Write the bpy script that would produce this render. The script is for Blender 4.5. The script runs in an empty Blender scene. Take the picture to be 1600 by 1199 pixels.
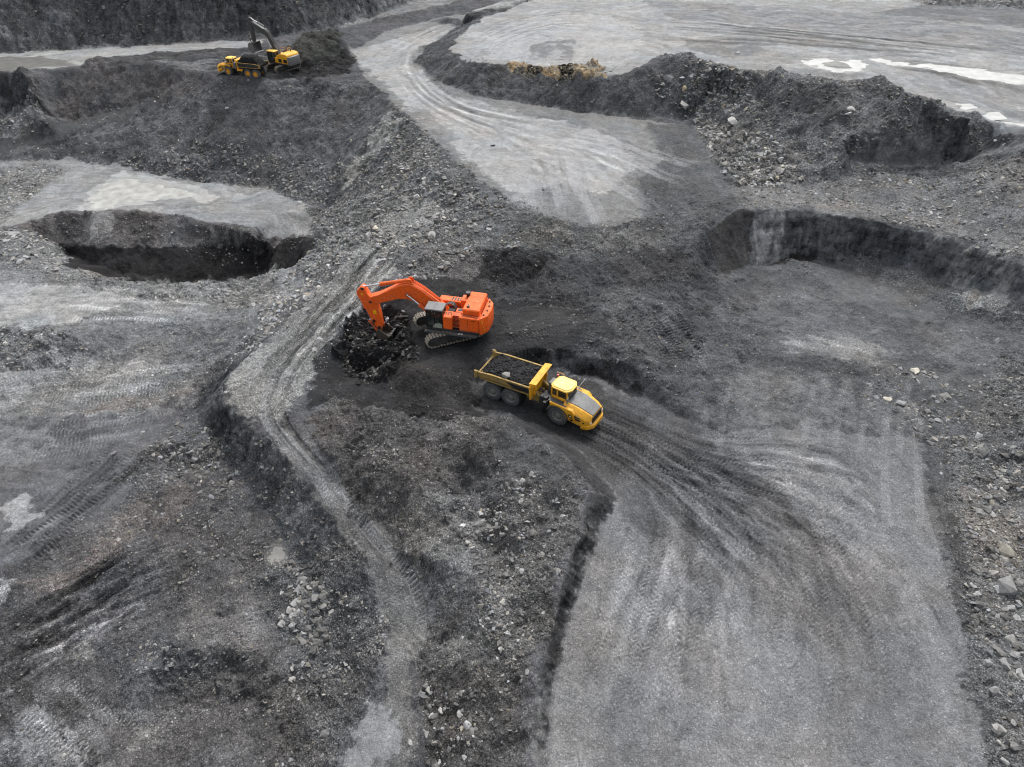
import bpy, bmesh, math, random
import numpy as np
from mathutils import Vector, Matrix, Euler
from mathutils.geometry import delaunay_2d_cdt

random.seed(7)
RNG = np.random.default_rng(11)
SC = bpy.context.scene
COL = SC.collection

# ---------------------------------------------------------------- camera
CAM_H, PITCH, FPX = 44.0, math.radians(40.0), 1067.0
cam_data = bpy.data.cameras.new('camera')
cam_data.sensor_width = 36.0
cam_data.lens = 36.0 * FPX / 1600.0
cam_data.clip_start, cam_data.clip_end = 0.5, 5000.0
cam = bpy.data.objects.new('camera', cam_data)
COL.objects.link(cam)
cam.location = (0, 0, CAM_H)
cam.rotation_euler = (math.pi / 2 - PITCH, 0, 0)
SC.camera = cam

# ---------------------------------------------------------------- sky, sun, exposure (overcast day)
SUN_EL, SUN_AZ = math.radians(54), math.radians(14)       # azimuth clockwise from +Y (away from the camera)
world = bpy.data.worlds.new('World')
SC.world = world
world.use_nodes = True
wn = world.node_tree
wn.nodes.clear()
wo = wn.nodes.new('ShaderNodeOutputWorld')
bg = wn.nodes.new('ShaderNodeBackground')
sky = wn.nodes.new('ShaderNodeTexSky')
sky.sky_type = 'NISHITA'
sky.sun_disc = False
sky.sun_elevation = SUN_EL
sky.sun_rotation = SUN_AZ
sky.air_density, sky.dust_density, sky.ozone_density = 1.0, 4.0, 1.0
hs = wn.nodes.new('ShaderNodeHueSaturation')
hs.inputs['Saturation'].default_value = 0.22                # a grey, clouded sky
wn.links.new(sky.outputs[0], hs.inputs['Color'])
wn.links.new(hs.outputs[0], bg.inputs[0])
bg.inputs[1].default_value = 0.15
wn.links.new(bg.outputs[0], wo.inputs[0])
sun_data = bpy.data.lights.new('sun', 'SUN')
sun_data.energy = 1.5
sun_data.angle = math.radians(16)
sun_data.color = (1.0, 0.97, 0.93)
sun = bpy.data.objects.new('sun', sun_data)
COL.objects.link(sun)
sd = Vector((math.sin(SUN_AZ) * math.cos(SUN_EL), math.cos(SUN_AZ) * math.cos(SUN_EL), math.sin(SUN_EL)))
sun.rotation_euler = sd.to_track_quat('Z', 'Y').to_euler()

SC.view_settings.view_transform = 'Standard'
SC.view_settings.look = 'None'
SC.view_settings.gamma = 1.0
SC.view_settings.exposure = 0.78
SC.view_settings.use_curve_mapping = False
SC.render.engine = 'CYCLES'
SC.cycles.max_bounces = 5
SC.cycles.diffuse_bounces = 2
SC.cycles.glossy_bounces = 2
SC.cycles.transmission_bounces = 4
SC.cycles.transparent_max_bounces = 6
SC.cycles.caustics_reflective = False
SC.cycles.caustics_refractive = False
SC.cycles.use_denoising = True
SC.cycles.denoiser = 'OPENIMAGEDENOISE'
SC.cycles.denoising_input_passes = 'RGB_ALBEDO_NORMAL'
SC.cycles.denoising_prefilter = 'ACCURATE'
SC.cycles.use_adaptive_sampling = False
SC.cycles.filter_width = 1.1


# ---------------------------------------------------------------- helpers: picture point -> point in the place
def ray(px, py):
    cx, cy = (px - 800.0) / FPX, (599.5 - py) / FPX
    cp, sp = math.cos(PITCH), math.sin(PITCH)
    return np.array([cx, cp + cy * sp, -sp + cy * cp])


def at_z(px, py, z):
    d = ray(px, py)
    t = (CAM_H - z) / -d[2]
    return d[0] * t, d[1] * t, z


def lin(v):
    v = np.asarray(v, dtype=float) / 255.0
    return np.where(v <= 0.04045, v / 12.92, ((v + 0.055) / 1.055) ** 2.4)


def tag(o, label=None, cat=None, group=None, kind=None):
    if label: o['label'] = label
    if cat: o['category'] = cat
    if group: o['group'] = group
    if kind: o['kind'] = kind
    return o


# ---------------------------------------------------------------- noise (vectorised)
def _hash(ix, iy, s):
    n = (ix.astype(np.int64) * 374761393 + iy.astype(np.int64) * 668265263 + int(s) * 974634777) & 0x7fffffff
    n = ((n ^ (n >> 13)) * 1274126177) & 0x7fffffff
    n = (n ^ (n >> 16)) & 0xffff
    return n.astype(np.float32) * np.float32(1 / 65535.0)


def vnoise(x, y, s=0):
    ix, iy = np.floor(x), np.floor(y)
    fx, fy = (x - ix).astype(np.float32), (y - iy).astype(np.float32)
    ux, uy = fx * fx * fx * (fx * (fx * 6 - 15) + 10), fy * fy * fy * (fy * (fy * 6 - 15) + 10)
    ix, iy = ix.astype(np.int64), iy.astype(np.int64)
    a, b, c, d = _hash(ix, iy, s), _hash(ix + 1, iy, s), _hash(ix, iy + 1, s), _hash(ix + 1, iy + 1, s)
    return ((a + (b - a) * ux) * (1 - uy) + (c + (d - c) * ux) * uy) * 2 - 1


def fbm(x, y, s=0, o=4, g=0.5):
    r, a, t = 0, 1.0, 0.0
    for k in range(o):
        r = r + a * vnoise(x * 0.8 + y * 0.6, -x * 0.6 + y * 0.8, s + k * 7)
        t += a * 0.6
        a *= g
        x, y = x * 2.03 + 3.1, y * 2.03 - 1.7
        x, y = x * 0.8 - y * 0.6, x * 0.6 + y * 0.8
    return r / t


def ridged(x, y, s=0, o=3):
    r, a, t = 0, 1.0, 0.0
    for k in range(o):
        n = 1 - np.abs(vnoise(x * 0.8 + y * 0.6, -x * 0.6 + y * 0.8, s + k * 5)) * 1.8
        r = r + a * n
        t += a
        a *= 0.5
        x, y = x * 2.1 + 1.3, y * 2.1 + 4.7
    return r / t


def worley(x, y, s=0):
    """distance to the nearest jittered point and a random value of that point's cell"""
    ix, iy = np.floor(x).astype(np.int64), np.floor(y).astype(np.int64)
    best = np.full(x.shape, 9.0, np.float32)
    val = np.zeros(x.shape, np.float32)
    for dx in (-1, 0, 1):
        for dy in (-1, 0, 1):
            cx, cy = ix + dx, iy + dy
            px = cx + _hash(cx, cy, s)
            py = cy + _hash(cx, cy, s + 51)
            d = ((px - x) ** 2 + (py - y) ** 2).astype(np.float32)
            m = d < best
            best = np.where(m, d, best)
            val = np.where(m, _hash(cx, cy, s + 97), val)
    return np.sqrt(best), val


def sstep(a, b, x):
    t = np.clip((x - a) / (b - a), 0, 1)
    return t * t * (3 - 2 * t)
# ================================================================ the pit: breaklines (picture x, picture y, height in metres)
LINES = [
    # haul road left edge / crest of the spoil mound beside it
    [(755,640,0),(800,645,0),(860,672,0),(900,700,0),(945,750,0),(962,778,0),(938,830,0),(908,900,-.2),(882,980,-.3),(864,1080,-.5),(847,1260,-.6)],
    [(745,653,1.9),(800,658,2.6),(850,680,2.9),(890,715,2.9),(928,764,2.2),(915,822,2.0),(886,900,1.8),(862,980,1.6),(846,1080,1.3),(832,1260,1.1)],
    [(650,640,1.2),(700,700,1.4),(760,750,1.7),(800,850,1.5),(780,1000,.7),(760,1150,-.2),(750,1260,-.4)],
    [(700,800,.7),(720,900,.3),(700,1050,-.9),(690,1260,-1.5)],[(590,715,1.5),(630,750,2.0),(680,775,1.5)],[(735,690,2.9),(775,728,2.7)],[(700,735,.5),(728,780,.4)],[(822,790,3.0),(842,850,2.7)],[(770,800,.9),(790,850,.8)],[(640,850,.6),(690,870,1.0)],[(745,900,1.5),(770,950,1.3)],[(800,930,.8),(812,1000,.6)],[(760,1040,1.0),(775,1090,.7)],
    [(642,575,3.3),(655,582,3.1)], [(600,600,1.5),(640,622,1.5),(690,618,1.4),(705,590,1.4)],
    # dozer track
    [(450,700,-.6),(520,780,-1.2),(590,860,-1.8),(640,930,-2.2),(640,1000,-2.6),(610,1080,-3),(600,1260,-3.5)],
    [(500,690,-.2),(560,760,-.4),(620,830,-.8),(670,910,-1.2),(680,990,-1.6),(660,1080,-2.2),(655,1260,-2.6)],
    [(372,655,-.6),(420,690,-.8),(470,745,-1.3),(515,800,-1.8),(560,860,-2.2),(590,920,-2.6),(600,1000,-3),(560,1100,-3.6),(530,1260,-4)],
    [(335,692,-5),(390,760,-4.9),(420,800,-5.1),(450,850,-5.3),(490,900,-5.3),(512,960,-5.3),(520,1060,-5.3),(500,1260,-5.5)],
    # broken end of the ramp
    [(400,540,-.5),(378,565,-.3),(352,600,-.3),(345,630,-.3),(372,655,-.6)],
    [(375,548,-2.8),(345,567,-3.8),(322,602,-4.5),(312,650,-5.0),(335,692,-5)],
    # ramp
    [(700,330,3.6),(620,410,2.0),(565,470,1.2),(520,520,.8),(480,575,.3),(450,620,0),(440,660,-.2),(470,700,-.4)],
    [(640,300,3.4),(560,390,1.5),(500,450,.8),(440,510,.2),(400,540,-.2)],
    [(480,440,-1.4),(430,490,-1.8),(385,530,-2.3)],
    # trench
    [(40,412,-5),(70,425,-5),(130,430,-5),(200,440,-5.2),(300,443,-5.2),(380,440,-5),(430,430,-4.5),(470,405,-4),(495,380,-3.5)],
    [(30,350,-5.5),(80,335,-5.2),(160,328,-5),(260,335,-5),(330,350,-5),(400,365,-4.8),(460,370,-4),(490,372,-3.6)],
    [(90,380,-8),(160,385,-8.2),(250,388,-8.3),(340,388,-8.2),(420,390,-7.5),(465,386,-6)],
    [(112,404,-10),(200,430,-10.6),(300,438,-10.7),(400,430,-10.5),(445,408,-9)],
    # puddle floor, far slope toe, crest
    [(-160,275,-6),(0,255,-6),(100,250,-6),(200,262,-6),(300,280,-6),(400,292,-6),(470,305,-5.8),(512,322,-4.8)],
    [(-100,320,-5.9),(60,310,-5.9),(200,305,-5.9),(320,315,-5.8),(430,335,-5.4)],
    [(45,118,4.6),(112,98,5.6),(150,92,6.1),(250,105,6),(330,117,6),(400,127,6),(470,124,6),(540,118,6.1),(575,126,6.2),(620,165,6.3),(700,240,6.2),(760,290,6),(800,312,5.6),(850,332,5.1)],
    [(-60,240,-5.0),(0,230,-4.4),(120,203,-2.4),(200,180,-.6),(250,160,1.4),(290,135,4.2)],
    [(-60,222,-5.0),(0,212,-4.3),(120,186,-1.9),(190,167,.0),(240,148,2.2)],
    [(-80,118,4),(0,104,5.5),(30,108,5.8),(48,130,5)], [(-80,188,-1),(0,176,.2),(40,172,.6)],[(52,146,2.4),(62,180,0.2)],
    # far flat and the far wall
    [(-160,92,5),(0,82,5),(150,74,5),(300,67,5.2),(450,55,5.6),(540,38,6),(620,14,6.6),(700,-25,7)],
    [(60,95,5),(130,90,5.4),(260,85,5.6),(360,75,5.7),(480,70,5.9)],
    # spoil heap behind the far digger
    [(440,92,6.6),(470,68,9.0),(510,56,9.4),(535,58,8.8)],[(450,108,6),(520,104,6),(556,92,6),(550,70,6)],
    # upper road and its cut bank
    [(560,95,6.1),(600,50,6.4),(700,25,6.8),(800,0,7),(870,-40,7.2)],
    [(900,-30,7.5),(800,12,7.0),(722,38,6.8),(667,72,6.6),(649,97,6.5),(682,127,6.4),(740,150,6.3),(850,165,6),(950,178,5.8),(1020,182,5.5),(1078,188,5.3)],
    [(925,-30,9),(825,8,8.8),(755,28,8.9),(715,55,9.2),(702,78,9.4),(732,97,9.6),(800,105,9.8),(850,112,10),(930,122,10),(1000,110,11),(1035,90,12.5)],
    [(720,20,9.2),(800,-5,9.6),(900,-35,10)],
    # pale dome and upper plateau
    [(770,70,10),(850,50,11.2),(950,50,11.3)],[(900,10,10.6),(1000,10,11),(1100,-30,11)],[(850,90,10.3),(950,95,10.6),(1010,85,11)],
    [(1050,55,11),(1200,60,11.2),(1400,62,11.3),(1650,80,11)],[(1200,92,11),(1300,102,11),(1400,92,11),(1500,112,10.8),(1650,140,10.4)],
    [(1450,130,10.6),(1520,160,10.2),(1600,185,9.6),(1700,215,9)],
    [(1350,20,11.4),(1450,12,12),(1600,16,12.4),(1720,20,13)],[(1350,-30,12.5),(1500,-20,14),(1700,-20,16)],
    # rubble heap
    [(1035,90,12.5),(1075,85,13),(1110,105,13),(1180,112,13),(1260,128,13),(1330,130,13.2),(1378,118,14.2),(1410,145,13.2),(1470,165,12.5),(1540,190,11.5),(1620,225,10),(1700,250,9)],
    [(1140,290,4.6),(1180,285,4.6),(1250,282,4.8),(1320,276,5),(1400,270,5.1),(1500,264,5.2),(1600,252,5.4),(1700,245,5.6)],
    [(1318,218,8.8),(1360,205,9.4),(1420,203,9.5),(1480,204,9.2),(1560,212,8.4),(1620,228,7.6)],
    [(1330,252,5.9),(1400,256,5.8),(1480,250,6.0),(1560,243,6.2),(1620,238,6.4)],
    [(1120,205,5.6),(1150,245,5.0),(1180,272,4.6)],[(1120,150,9),(1180,170,8.9),(1230,220,7.2)],
    # tipping fan
    [(700,180,6.3),(800,200,6.1),(900,230,5.9),(1000,240,5.7),(1060,282,5.3)],[(780,255,6.2),(850,300,5.7),(950,310,5.4)],
    [(1078,190,5.5),(1095,220,5.5),(1115,255,5.3),(1142,290,4.9),(1150,312,4.9)],
    [(850,335,5.1),(920,357,4.6),(990,346,4.7),(1060,322,4.7),(1110,306,4.8),(1150,312,4.9)],
    [(700,330,3.8),(740,350,4.0),(790,345,4.6)],
    [(745,395,3.2),(800,390,3.5),(860,398,3.3),(940,405,3.0),(1010,400,2.6),(1070,375,2.9)],
    [(750,440,1.6),(820,442,1.7),(900,447,1.7),(950,452,1.5),(1040,440,1.4)],
    # digger bench, dig pit, bank behind the hauler
    [(690,560,1.5),(740,560,1.4)],[(660,495,1.5),(700,480,1.6),(780,500,1.6),(860,482,1.6),(930,500,1.3)],
    [(650,500,1.0),(655,540,1.2),(640,560,1.3),(600,596,1.1),(560,600,.6)],
    [(545,535,-.7),(562,500,-.2),(600,515,-.9),(622,545,-.6),(596,572,-1.1),(550,575,-.9)],[(570,545,.3),(582,552,.2)],
    [(520,620,.2),(560,650,.5),(600,690,.8)],[(480,650,-.2),(520,690,0)],
    [(770,558,1.4),(820,543,2.0),(870,540,2.2),(930,553,2.2),(1000,573,2.0),(1060,625,1.2),(1112,664,.4)],
    [(750,600,.3),(780,585,.2),(850,570,.1),(890,578,0),(940,590,0),(1000,614,0),(1052,647,0),(1118,674,0)],
    [(1000,500,1.5),(1050,450,1.4),(1100,500,.6)],[(1050,560,.7),(1100,600,.3)],
    # the high wall
    [(1050,425,2.1),(1078,390,2.6),(1096,364,3.8),(1115,345,4.6),(1150,331,5),(1200,329,5.1),(1270,326,5.2),(1300,338,5.1),(1350,346,5),(1450,360,5),(1510,378,5),(1560,398,4.8),(1620,412,4.8),(1720,430,4.8)],
    [(1090,450,.7),(1112,430,.3),(1160,424,-.5),(1200,414,-.8),(1240,406,-.8),(1270,407,-.8),(1300,417,-.8),(1340,428,-.8),(1400,455,-.8),(1460,480,-.7),(1520,500,-.6),(1600,522,-.5),(1720,545,-.5)],
    [(1208,420,.0),(1238,402,.9),(1268,414,-.2)],
    [(1325,402,.2),(1350,405,.5),(1400,413,.6),(1450,427,.6),(1520,450,.8),(1600,480,.8),(1720,500,.8)],
    [(1200,480,-.6),(1350,520,-.5),(1500,600,-.4)],[(1150,560,-.2),(1250,600,-.2),(1350,640,0)],
    [(1215,552,.2),(1290,562,.35),(1370,572,.1)],
    # right rubble and haul road
    [(1440,690,0),(1470,800,0),(1500,950,0),(1530,1080,0),(1560,1260,-.3)],
    [(1500,700,.5),(1520,850,.6),(1555,1000,.7),(1590,1150,.7),(1600,1260,.7)],[(1600,660,1.0),(1640,850,1.6),(1660,1000,1.6),(1700,1260,1.5)],
    [(1000,700,0),(1200,750,0),(1400,850,0)],[(1100,900,-.2),(1300,1000,-.2),(1450,1100,-.2)],[(1000,1100,-.5),(1300,1260,-.5)],[(1000,1260,-.6)],
    # left floor
    [(-160,440,-5),(0,450,-5),(100,480,-5.1),(200,500,-5.1),(350,500,-4.6)],
    [(-160,520,-5.0),(0,520,-5.0),(90,520,-5.0),(150,545,-5.2)],[(-160,580,-6.2),(0,578,-6.2),(80,575,-6.1),(200,575,-5.8),(300,560,-5.4)],
    [(0,640,-6.3),(150,640,-6.2),(260,660,-5.9)],[(-160,800,-6.5),(0,800,-6.5),(100,700,-6.2),(200,720,-6)],
    [(150,900,-6.2),(250,800,-5.6),(300,850,-5.4),(350,900,-5.6),(430,868,-5.75)],[(240,720,-5.6),(330,760,-5.2)],
    [(200,1000,-6.1),(270,1012,-5.3),(400,1022,-5.2),(440,1000,-5.5)],[(280,1082,-6.3),(430,1100,-6.1)],
    [(-160,1100,-6.6),(0,1100,-6.5),(300,1150,-6.4),(450,1150,-5.7)],[(-160,1260,-6.6),(200,1260,-6.5),(430,1260,-5.9)],
]
WORLD_PTS = [(-190,-12,-6.6),(-80,-12,-6.6),(-20,-12,-4),(0,-12,-.6),(60,-12,-.5),(190,-12,2),(190,40,3),(190,90,8),(190,130,10),(190,180,14),(190,252,22),
             (-190,40,-6.5),(-190,90,-6),(-190,112,-6),(-190,140,4),(-190,160,5),(-190,176,26),(-190,252,30),
             (-110,172,26),(-60,176,25),(-35,188,22),(-25,205,18),(-20,252,22),(40,252,16),(100,252,20),(-110,252,30)]


def densify(pts, step):
    out = []
    for a, b in zip(pts[:-1], pts[1:]):
        a, b = np.array(a, float), np.array(b, float)
        n = max(1, int(np.linalg.norm((b - a)[:2]) / step))
        for k in range(n):
            out.append(a + (b - a) * k / n)
    out.append(np.array(pts[-1], float))
    return out


tin = []
for ln in LINES:
    w = [at_z(*p) for p in ln]
    tin += densify(w, 1.0)
# hidden near wall of the trench, and the back of the rubble heap's crest
LIP = next(l for l in LINES if l[0] == (40, 412, -5))
LEDGE = next(l for l in LINES if l[0] == (90, 380, -8))
for p in LIP:
    x, y, z = at_z(*p)
    if 90 < p[0] < 460: tin.append(np.array([x, y + 3.0, z - 5.0]))
for p in densify([at_z(*q) for q in LINES[[i for i, l in enumerate(LINES) if l[0] == (1035,90,12.5)][0]]], 2.0):
    tin.append(np.array([p[0] + .5, p[1] + 7.0, 10.9 if p[0] < 45 else 10.3]))
tin += [np.array(p, float) for p in WORLD_PTS]
tin = np.array(tin)
_, keep = np.unique(np.round(tin[:, :2] * 4).astype(int), axis=0, return_index=True)
tin = tin[keep]
vv, _, ff, ov, _, _ = delaunay_2d_cdt([Vector((p[0], p[1])) for p in tin], [], [], 0, 1e-4)
vz = np.array([tin[o[0], 2] if o else 0 for o in ov])
vx = np.array([[v.x, v.y] for v in vv])

RX0, RY0, RD = -190.0, -12.0, 0.25
RNX, RNY = int(380 / RD) + 1, int(264 / RD) + 1
BASE = np.zeros((RNY, RNX), np.float32)
for tri in ff:
    a, b, c = vx[tri[0]], vx[tri[1]], vx[tri[2]]
    i0, i1 = int(max(0, (min(a[0], b[0], c[0]) - RX0) / RD)), int(min(RNX - 1, (max(a[0], b[0], c[0]) - RX0) / RD + 1))
    j0, j1 = int(max(0, (min(a[1], b[1], c[1]) - RY0) / RD)), int(min(RNY - 1, (max(a[1], b[1], c[1]) - RY0) / RD + 1))
    if i1 < i0 or j1 < j0: continue
    gx, gy = np.meshgrid(RX0 + np.arange(i0, i1 + 1) * RD, RY0 + np.arange(j0, j1 + 1) * RD)
    det = (b[1] - c[1]) * (a[0] - c[0]) + (c[0] - b[0]) * (a[1] - c[1])
    if abs(det) < 1e-9: continue
    l1 = ((b[1] - c[1]) * (gx - c[0]) + (c[0] - b[0]) * (gy - c[1])) / det
    l2 = ((c[1] - a[1]) * (gx - c[0]) + (a[0] - c[0]) * (gy - c[1])) / det
    l3 = 1 - l1 - l2
    m = (l1 >= -1e-6) & (l2 >= -1e-6) & (l3 >= -1e-6)
    sub = BASE[j0:j1 + 1, i0:i1 + 1]
    sub[m] = (l1 * vz[tri[0]] + l2 * vz[tri[1]] + l3 * vz[tri[2]])[m]


def blur(A, sig):
    r = int(sig * 3 + 1)
    k = np.exp(-0.5 * (np.arange(-r, r + 1) / sig) ** 2)
    k = (k / k.sum()).astype(np.float32)
    for ax in (0, 1):
        P = np.pad(A, [(r, r) if q == ax else (0, 0) for q in (0, 1)], mode='edge')
        out = np.zeros_like(A)
        for i, w in enumerate(k):
            out += w * (P[i:i + A.shape[0]] if ax == 0 else P[:, i:i + A.shape[1]])
        A = out
    return A


BASE = 0.7 * blur(BASE, .9) + 0.3 * blur(BASE, 2.4)


def samp(A, x, y):
    fx = np.clip((np.asarray(x) - RX0) / RD, 0, RNX - 1.001)
    fy = np.clip((np.asarray(y) - RY0) / RD, 0, RNY - 1.001)
    i, j = fx.astype(int), fy.astype(int)
    u, v = fx - i, fy - j
    return (A[j, i] * (1 - u) + A[j, i + 1] * u) * (1 - v) + (A[j + 1, i] * (1 - u) + A[j + 1, i + 1] * u) * v


_T = np.concatenate([np.linspace(20, 130, 900), np.linspace(130.2, 330, 900)])


def hit(px, py):
    """where the line of sight through a picture point meets the ground"""
    d = ray(px, py)
    d = d / np.linalg.norm(d)
    X, Y, Z = d[0] * _T, d[1] * _T, CAM_H + d[2] * _T
    below = Z < samp(BASE, X, Y)
    k = int(np.argmax(below)) if below.any() else len(_T) - 1
    if k > 0 and below.any():
        g0 = Z[k - 1] - samp(BASE, X[k - 1], Y[k - 1])
        g1 = samp(BASE, X[k], Y[k]) - Z[k]
        w = g0 / max(1e-6, g0 + g1)
        t = _T[k - 1] + (_T[k] - _T[k - 1]) * w
    else:
        t = _T[k]
    return np.array([d[0] * t, d[1] * t, CAM_H + d[2] * t])


# ---------------------------------------------------------------- ground grid: fine where the place is near, coarse far out
def rows():
    ys, y = [], 11.0
    while y < 222:
        ys.append(y)
        y += (.00185 if y < 55 else .00140) * math.hypot(y, CAM_H)
    return np.array(ys)


YS = rows()
NEAR = np.array([-300, -150, -80, -40, -20, -10, -3, 2, 6, 8.5])
FAR = np.array([224, 228, 236, 250, 280, 340, 460, 700, 1200, 2200])
YALL = np.concatenate([NEAR, YS, FAR])
NCI = 940
UI = np.linspace(-1, 1, NCI)
UO = np.array([1.004, 1.02, 1.06, 1.15, 1.4, 2.0, 3.5, 7, 14])
UALL = np.concatenate([-UO[::-1], UI, UO])
HW = 1.10 * 0.75 * (np.clip(YALL, 5, None) * math.cos(PITCH) + CAM_H * math.sin(PITCH)) + 1.5
GX = (UALL[None, :] * HW[:, None]).astype(np.float64)
GY = np.repeat(YALL[:, None], len(UALL), axis=1).astype(np.float64)
NR, NC = GX.shape
GZ = samp(BASE, GX, GY).astype(np.float64)
gxx = samp(BASE, GX + .5, GY) - samp(BASE, GX - .5, GY)
gyy = samp(BASE, GX, GY + .5) - samp(BASE, GX, GY - .5)
SLOPE = np.sqrt(gxx ** 2 + gyy ** 2)

CA = np.empty((NR, NC, 3), np.float32)
CA[:] = lin([84, 84, 86])
ROUGH = np.full((NR, NC), 0.55, np.float32)      # relief
GRIT = np.full((NR, NC), 0.6, np.float32)        # loose stones in the surface
WET = np.zeros((NR, NC), np.float32)             # freshly broken, shiny coal
ZID = np.zeros((NR, NC), np.int16)               # which piece of the setting
WX = GX + 1.3 * fbm(GX * .35, GY * .35, 201, 4) + .45 * fbm(GX * 1.8, GY * 1.8, 205, 3)
WY = GY + 1.3 * fbm(GX * .35 + 40, GY * .35, 211, 4) + .45 * fbm(GX * 1.8, GY * 1.8 + 30, 215, 3)
BIG = fbm(GX * .12, GY * .12, 31, 4)
MID = fbm(GX * .55, GY * .55, 41, 4)
FINE = fbm(GX * 2.6, GY * 2.6, 47, 4, .6)


def soil(col, sat=.45):
    c = np.array(col if hasattr(col, '__len__') else [col, col, col * 1.012], float)
    g = c.mean()
    return lin((g + (c - g) * sat) * float(np.interp(g, [36, 55, 70, 95, 130, 160], [.95, 1.02, 1.07, 1.05, .97, .96])))


def polyw(poly):
    return np.array([hit(*p)[:2] for p in poly])


def inside(P, qx, qy, soft, need=None):
    """1 inside the outline, falling off over soft metres"""
    x0, y0 = P.min(0) - soft - 2
    x1, y1 = P.max(0) + soft + 2
    sel = np.nonzero((qx > x0) & (qx < x1) & (qy > y0) & (qy < y1))
    if len(sel[0]) == 0: return sel, np.zeros(0)
    x, y = qx[sel], qy[sel]
    ins = np.zeros(x.shape, bool)
    d2 = np.full(x.shape, 1e9)
    n = len(P)
    for i in range(n):
        ax, ay = P[i]
        bx, by = P[(i + 1) % n]
        cond = (ay > y) != (by > y)
        with np.errstate(divide='ignore', invalid='ignore'):
            xi = (bx - ax) * (y - ay) / (by - ay + 1e-12) + ax
        ins ^= cond & (x < xi)
        ex, ey = bx - ax, by - ay
        t = np.clip(((x - ax) * ex + (y - ay) * ey) / (ex * ex + ey * ey + 1e-9), 0, 1)
        d2 = np.minimum(d2, (x - ax - t * ex) ** 2 + (y - ay - t * ey) ** 2)
    d = np.sqrt(d2) * np.where(ins, 1, -1)
    return sel, sstep(-soft, soft, d)


def zone(poly, col=None, soft=1.0, op=1.0, rough=None, grit=None, wet=None, zid=None, warp=.6, streak=None, blotch=0.0, sat=.45):
    P = polyw(poly) if not isinstance(poly, np.ndarray) else poly
    soft = soft * .55
    sel, m = inside(P, GX + warp * (WX - GX), GY + warp * (WY - GY), soft)
    if len(m) == 0: return
    m = sstep(.2, .8, np.clip(m + (.5 * FINE[sel] + .4 * MID[sel]) * 3.2 * m * (1 - m), 0, 1))   # crumbly edge
    if blotch:                                     # broken up into patches
        m = m * sstep(-.25, .25, BIG[sel] * .3 + MID[sel] * .6 + FINE[sel] * .25 + (1 - 2 * blotch) * .5 + (m - .5) * .4)
    w = m * op
    if streak:                                     # streaks that run along a line in the place
        a, b = hit(*streak[0])[:2], hit(*streak[1])[:2]
        d = (b - a) / np.linalg.norm(b - a)
        x, y = GX[sel], GY[sel]
        u, v = x * d[0] + y * d[1], -x * d[1] + y * d[0]
        v = v + 3.5 * vnoise(u * .12, v * .12, 77) + .6 * vnoise(u * .5, v * .5, 78)
        nz = fbm(u * .14, v * .8, 301, 4) * .5 + fbm(u * .35, v * 2.4, 309, 3) * .3 + fbm(u * .6, v * 5.5, 313, 2) * .3
        nz = nz * (.8 + .4 * MID[sel])
        CA[sel] *= (1 + streak[2] * nz * w)[:, None]
        if len(streak) > 3: GZ[sel] += streak[3] * nz * w
    if col is not None:
        c = soil(col, sat)
        CA[sel] = CA[sel] * (1 - w)[:, None] + c[None] * w[:, None]
        if streak: CA[sel] *= (1 + streak[2] * nz * w)[:, None]
    if rough is not None: ROUGH[sel] = ROUGH[sel] * (1 - w) + rough * w
    if grit is not None: GRIT[sel] = GRIT[sel] * (1 - w) + grit * w
    if wet is not None: WET[sel] = WET[sel] * (1 - w) + wet * w
    if zid is not None:
        q = tuple(s[m > .5] for s in sel)
        ZID[q] = zid


zone_world = zone


def spline(pts, n=8):
    P = np.array([pts[0]] + list(pts) + [pts[-1]], float)
    out = []
    for i in range(1, len(P) - 2):
        for t in np.linspace(0, 1, n, endpoint=False):
            out.append(.5 * (2 * P[i] + (P[i + 1] - P[i - 1]) * t + (2 * P[i - 1] - 5 * P[i] + 4 * P[i + 1] - P[i + 2]) * t * t
                             + (3 * P[i] - P[i - 1] - 3 * P[i + 1] + P[i + 2]) * t ** 3))
    out.append(P[-2])
    return np.array(out)


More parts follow.
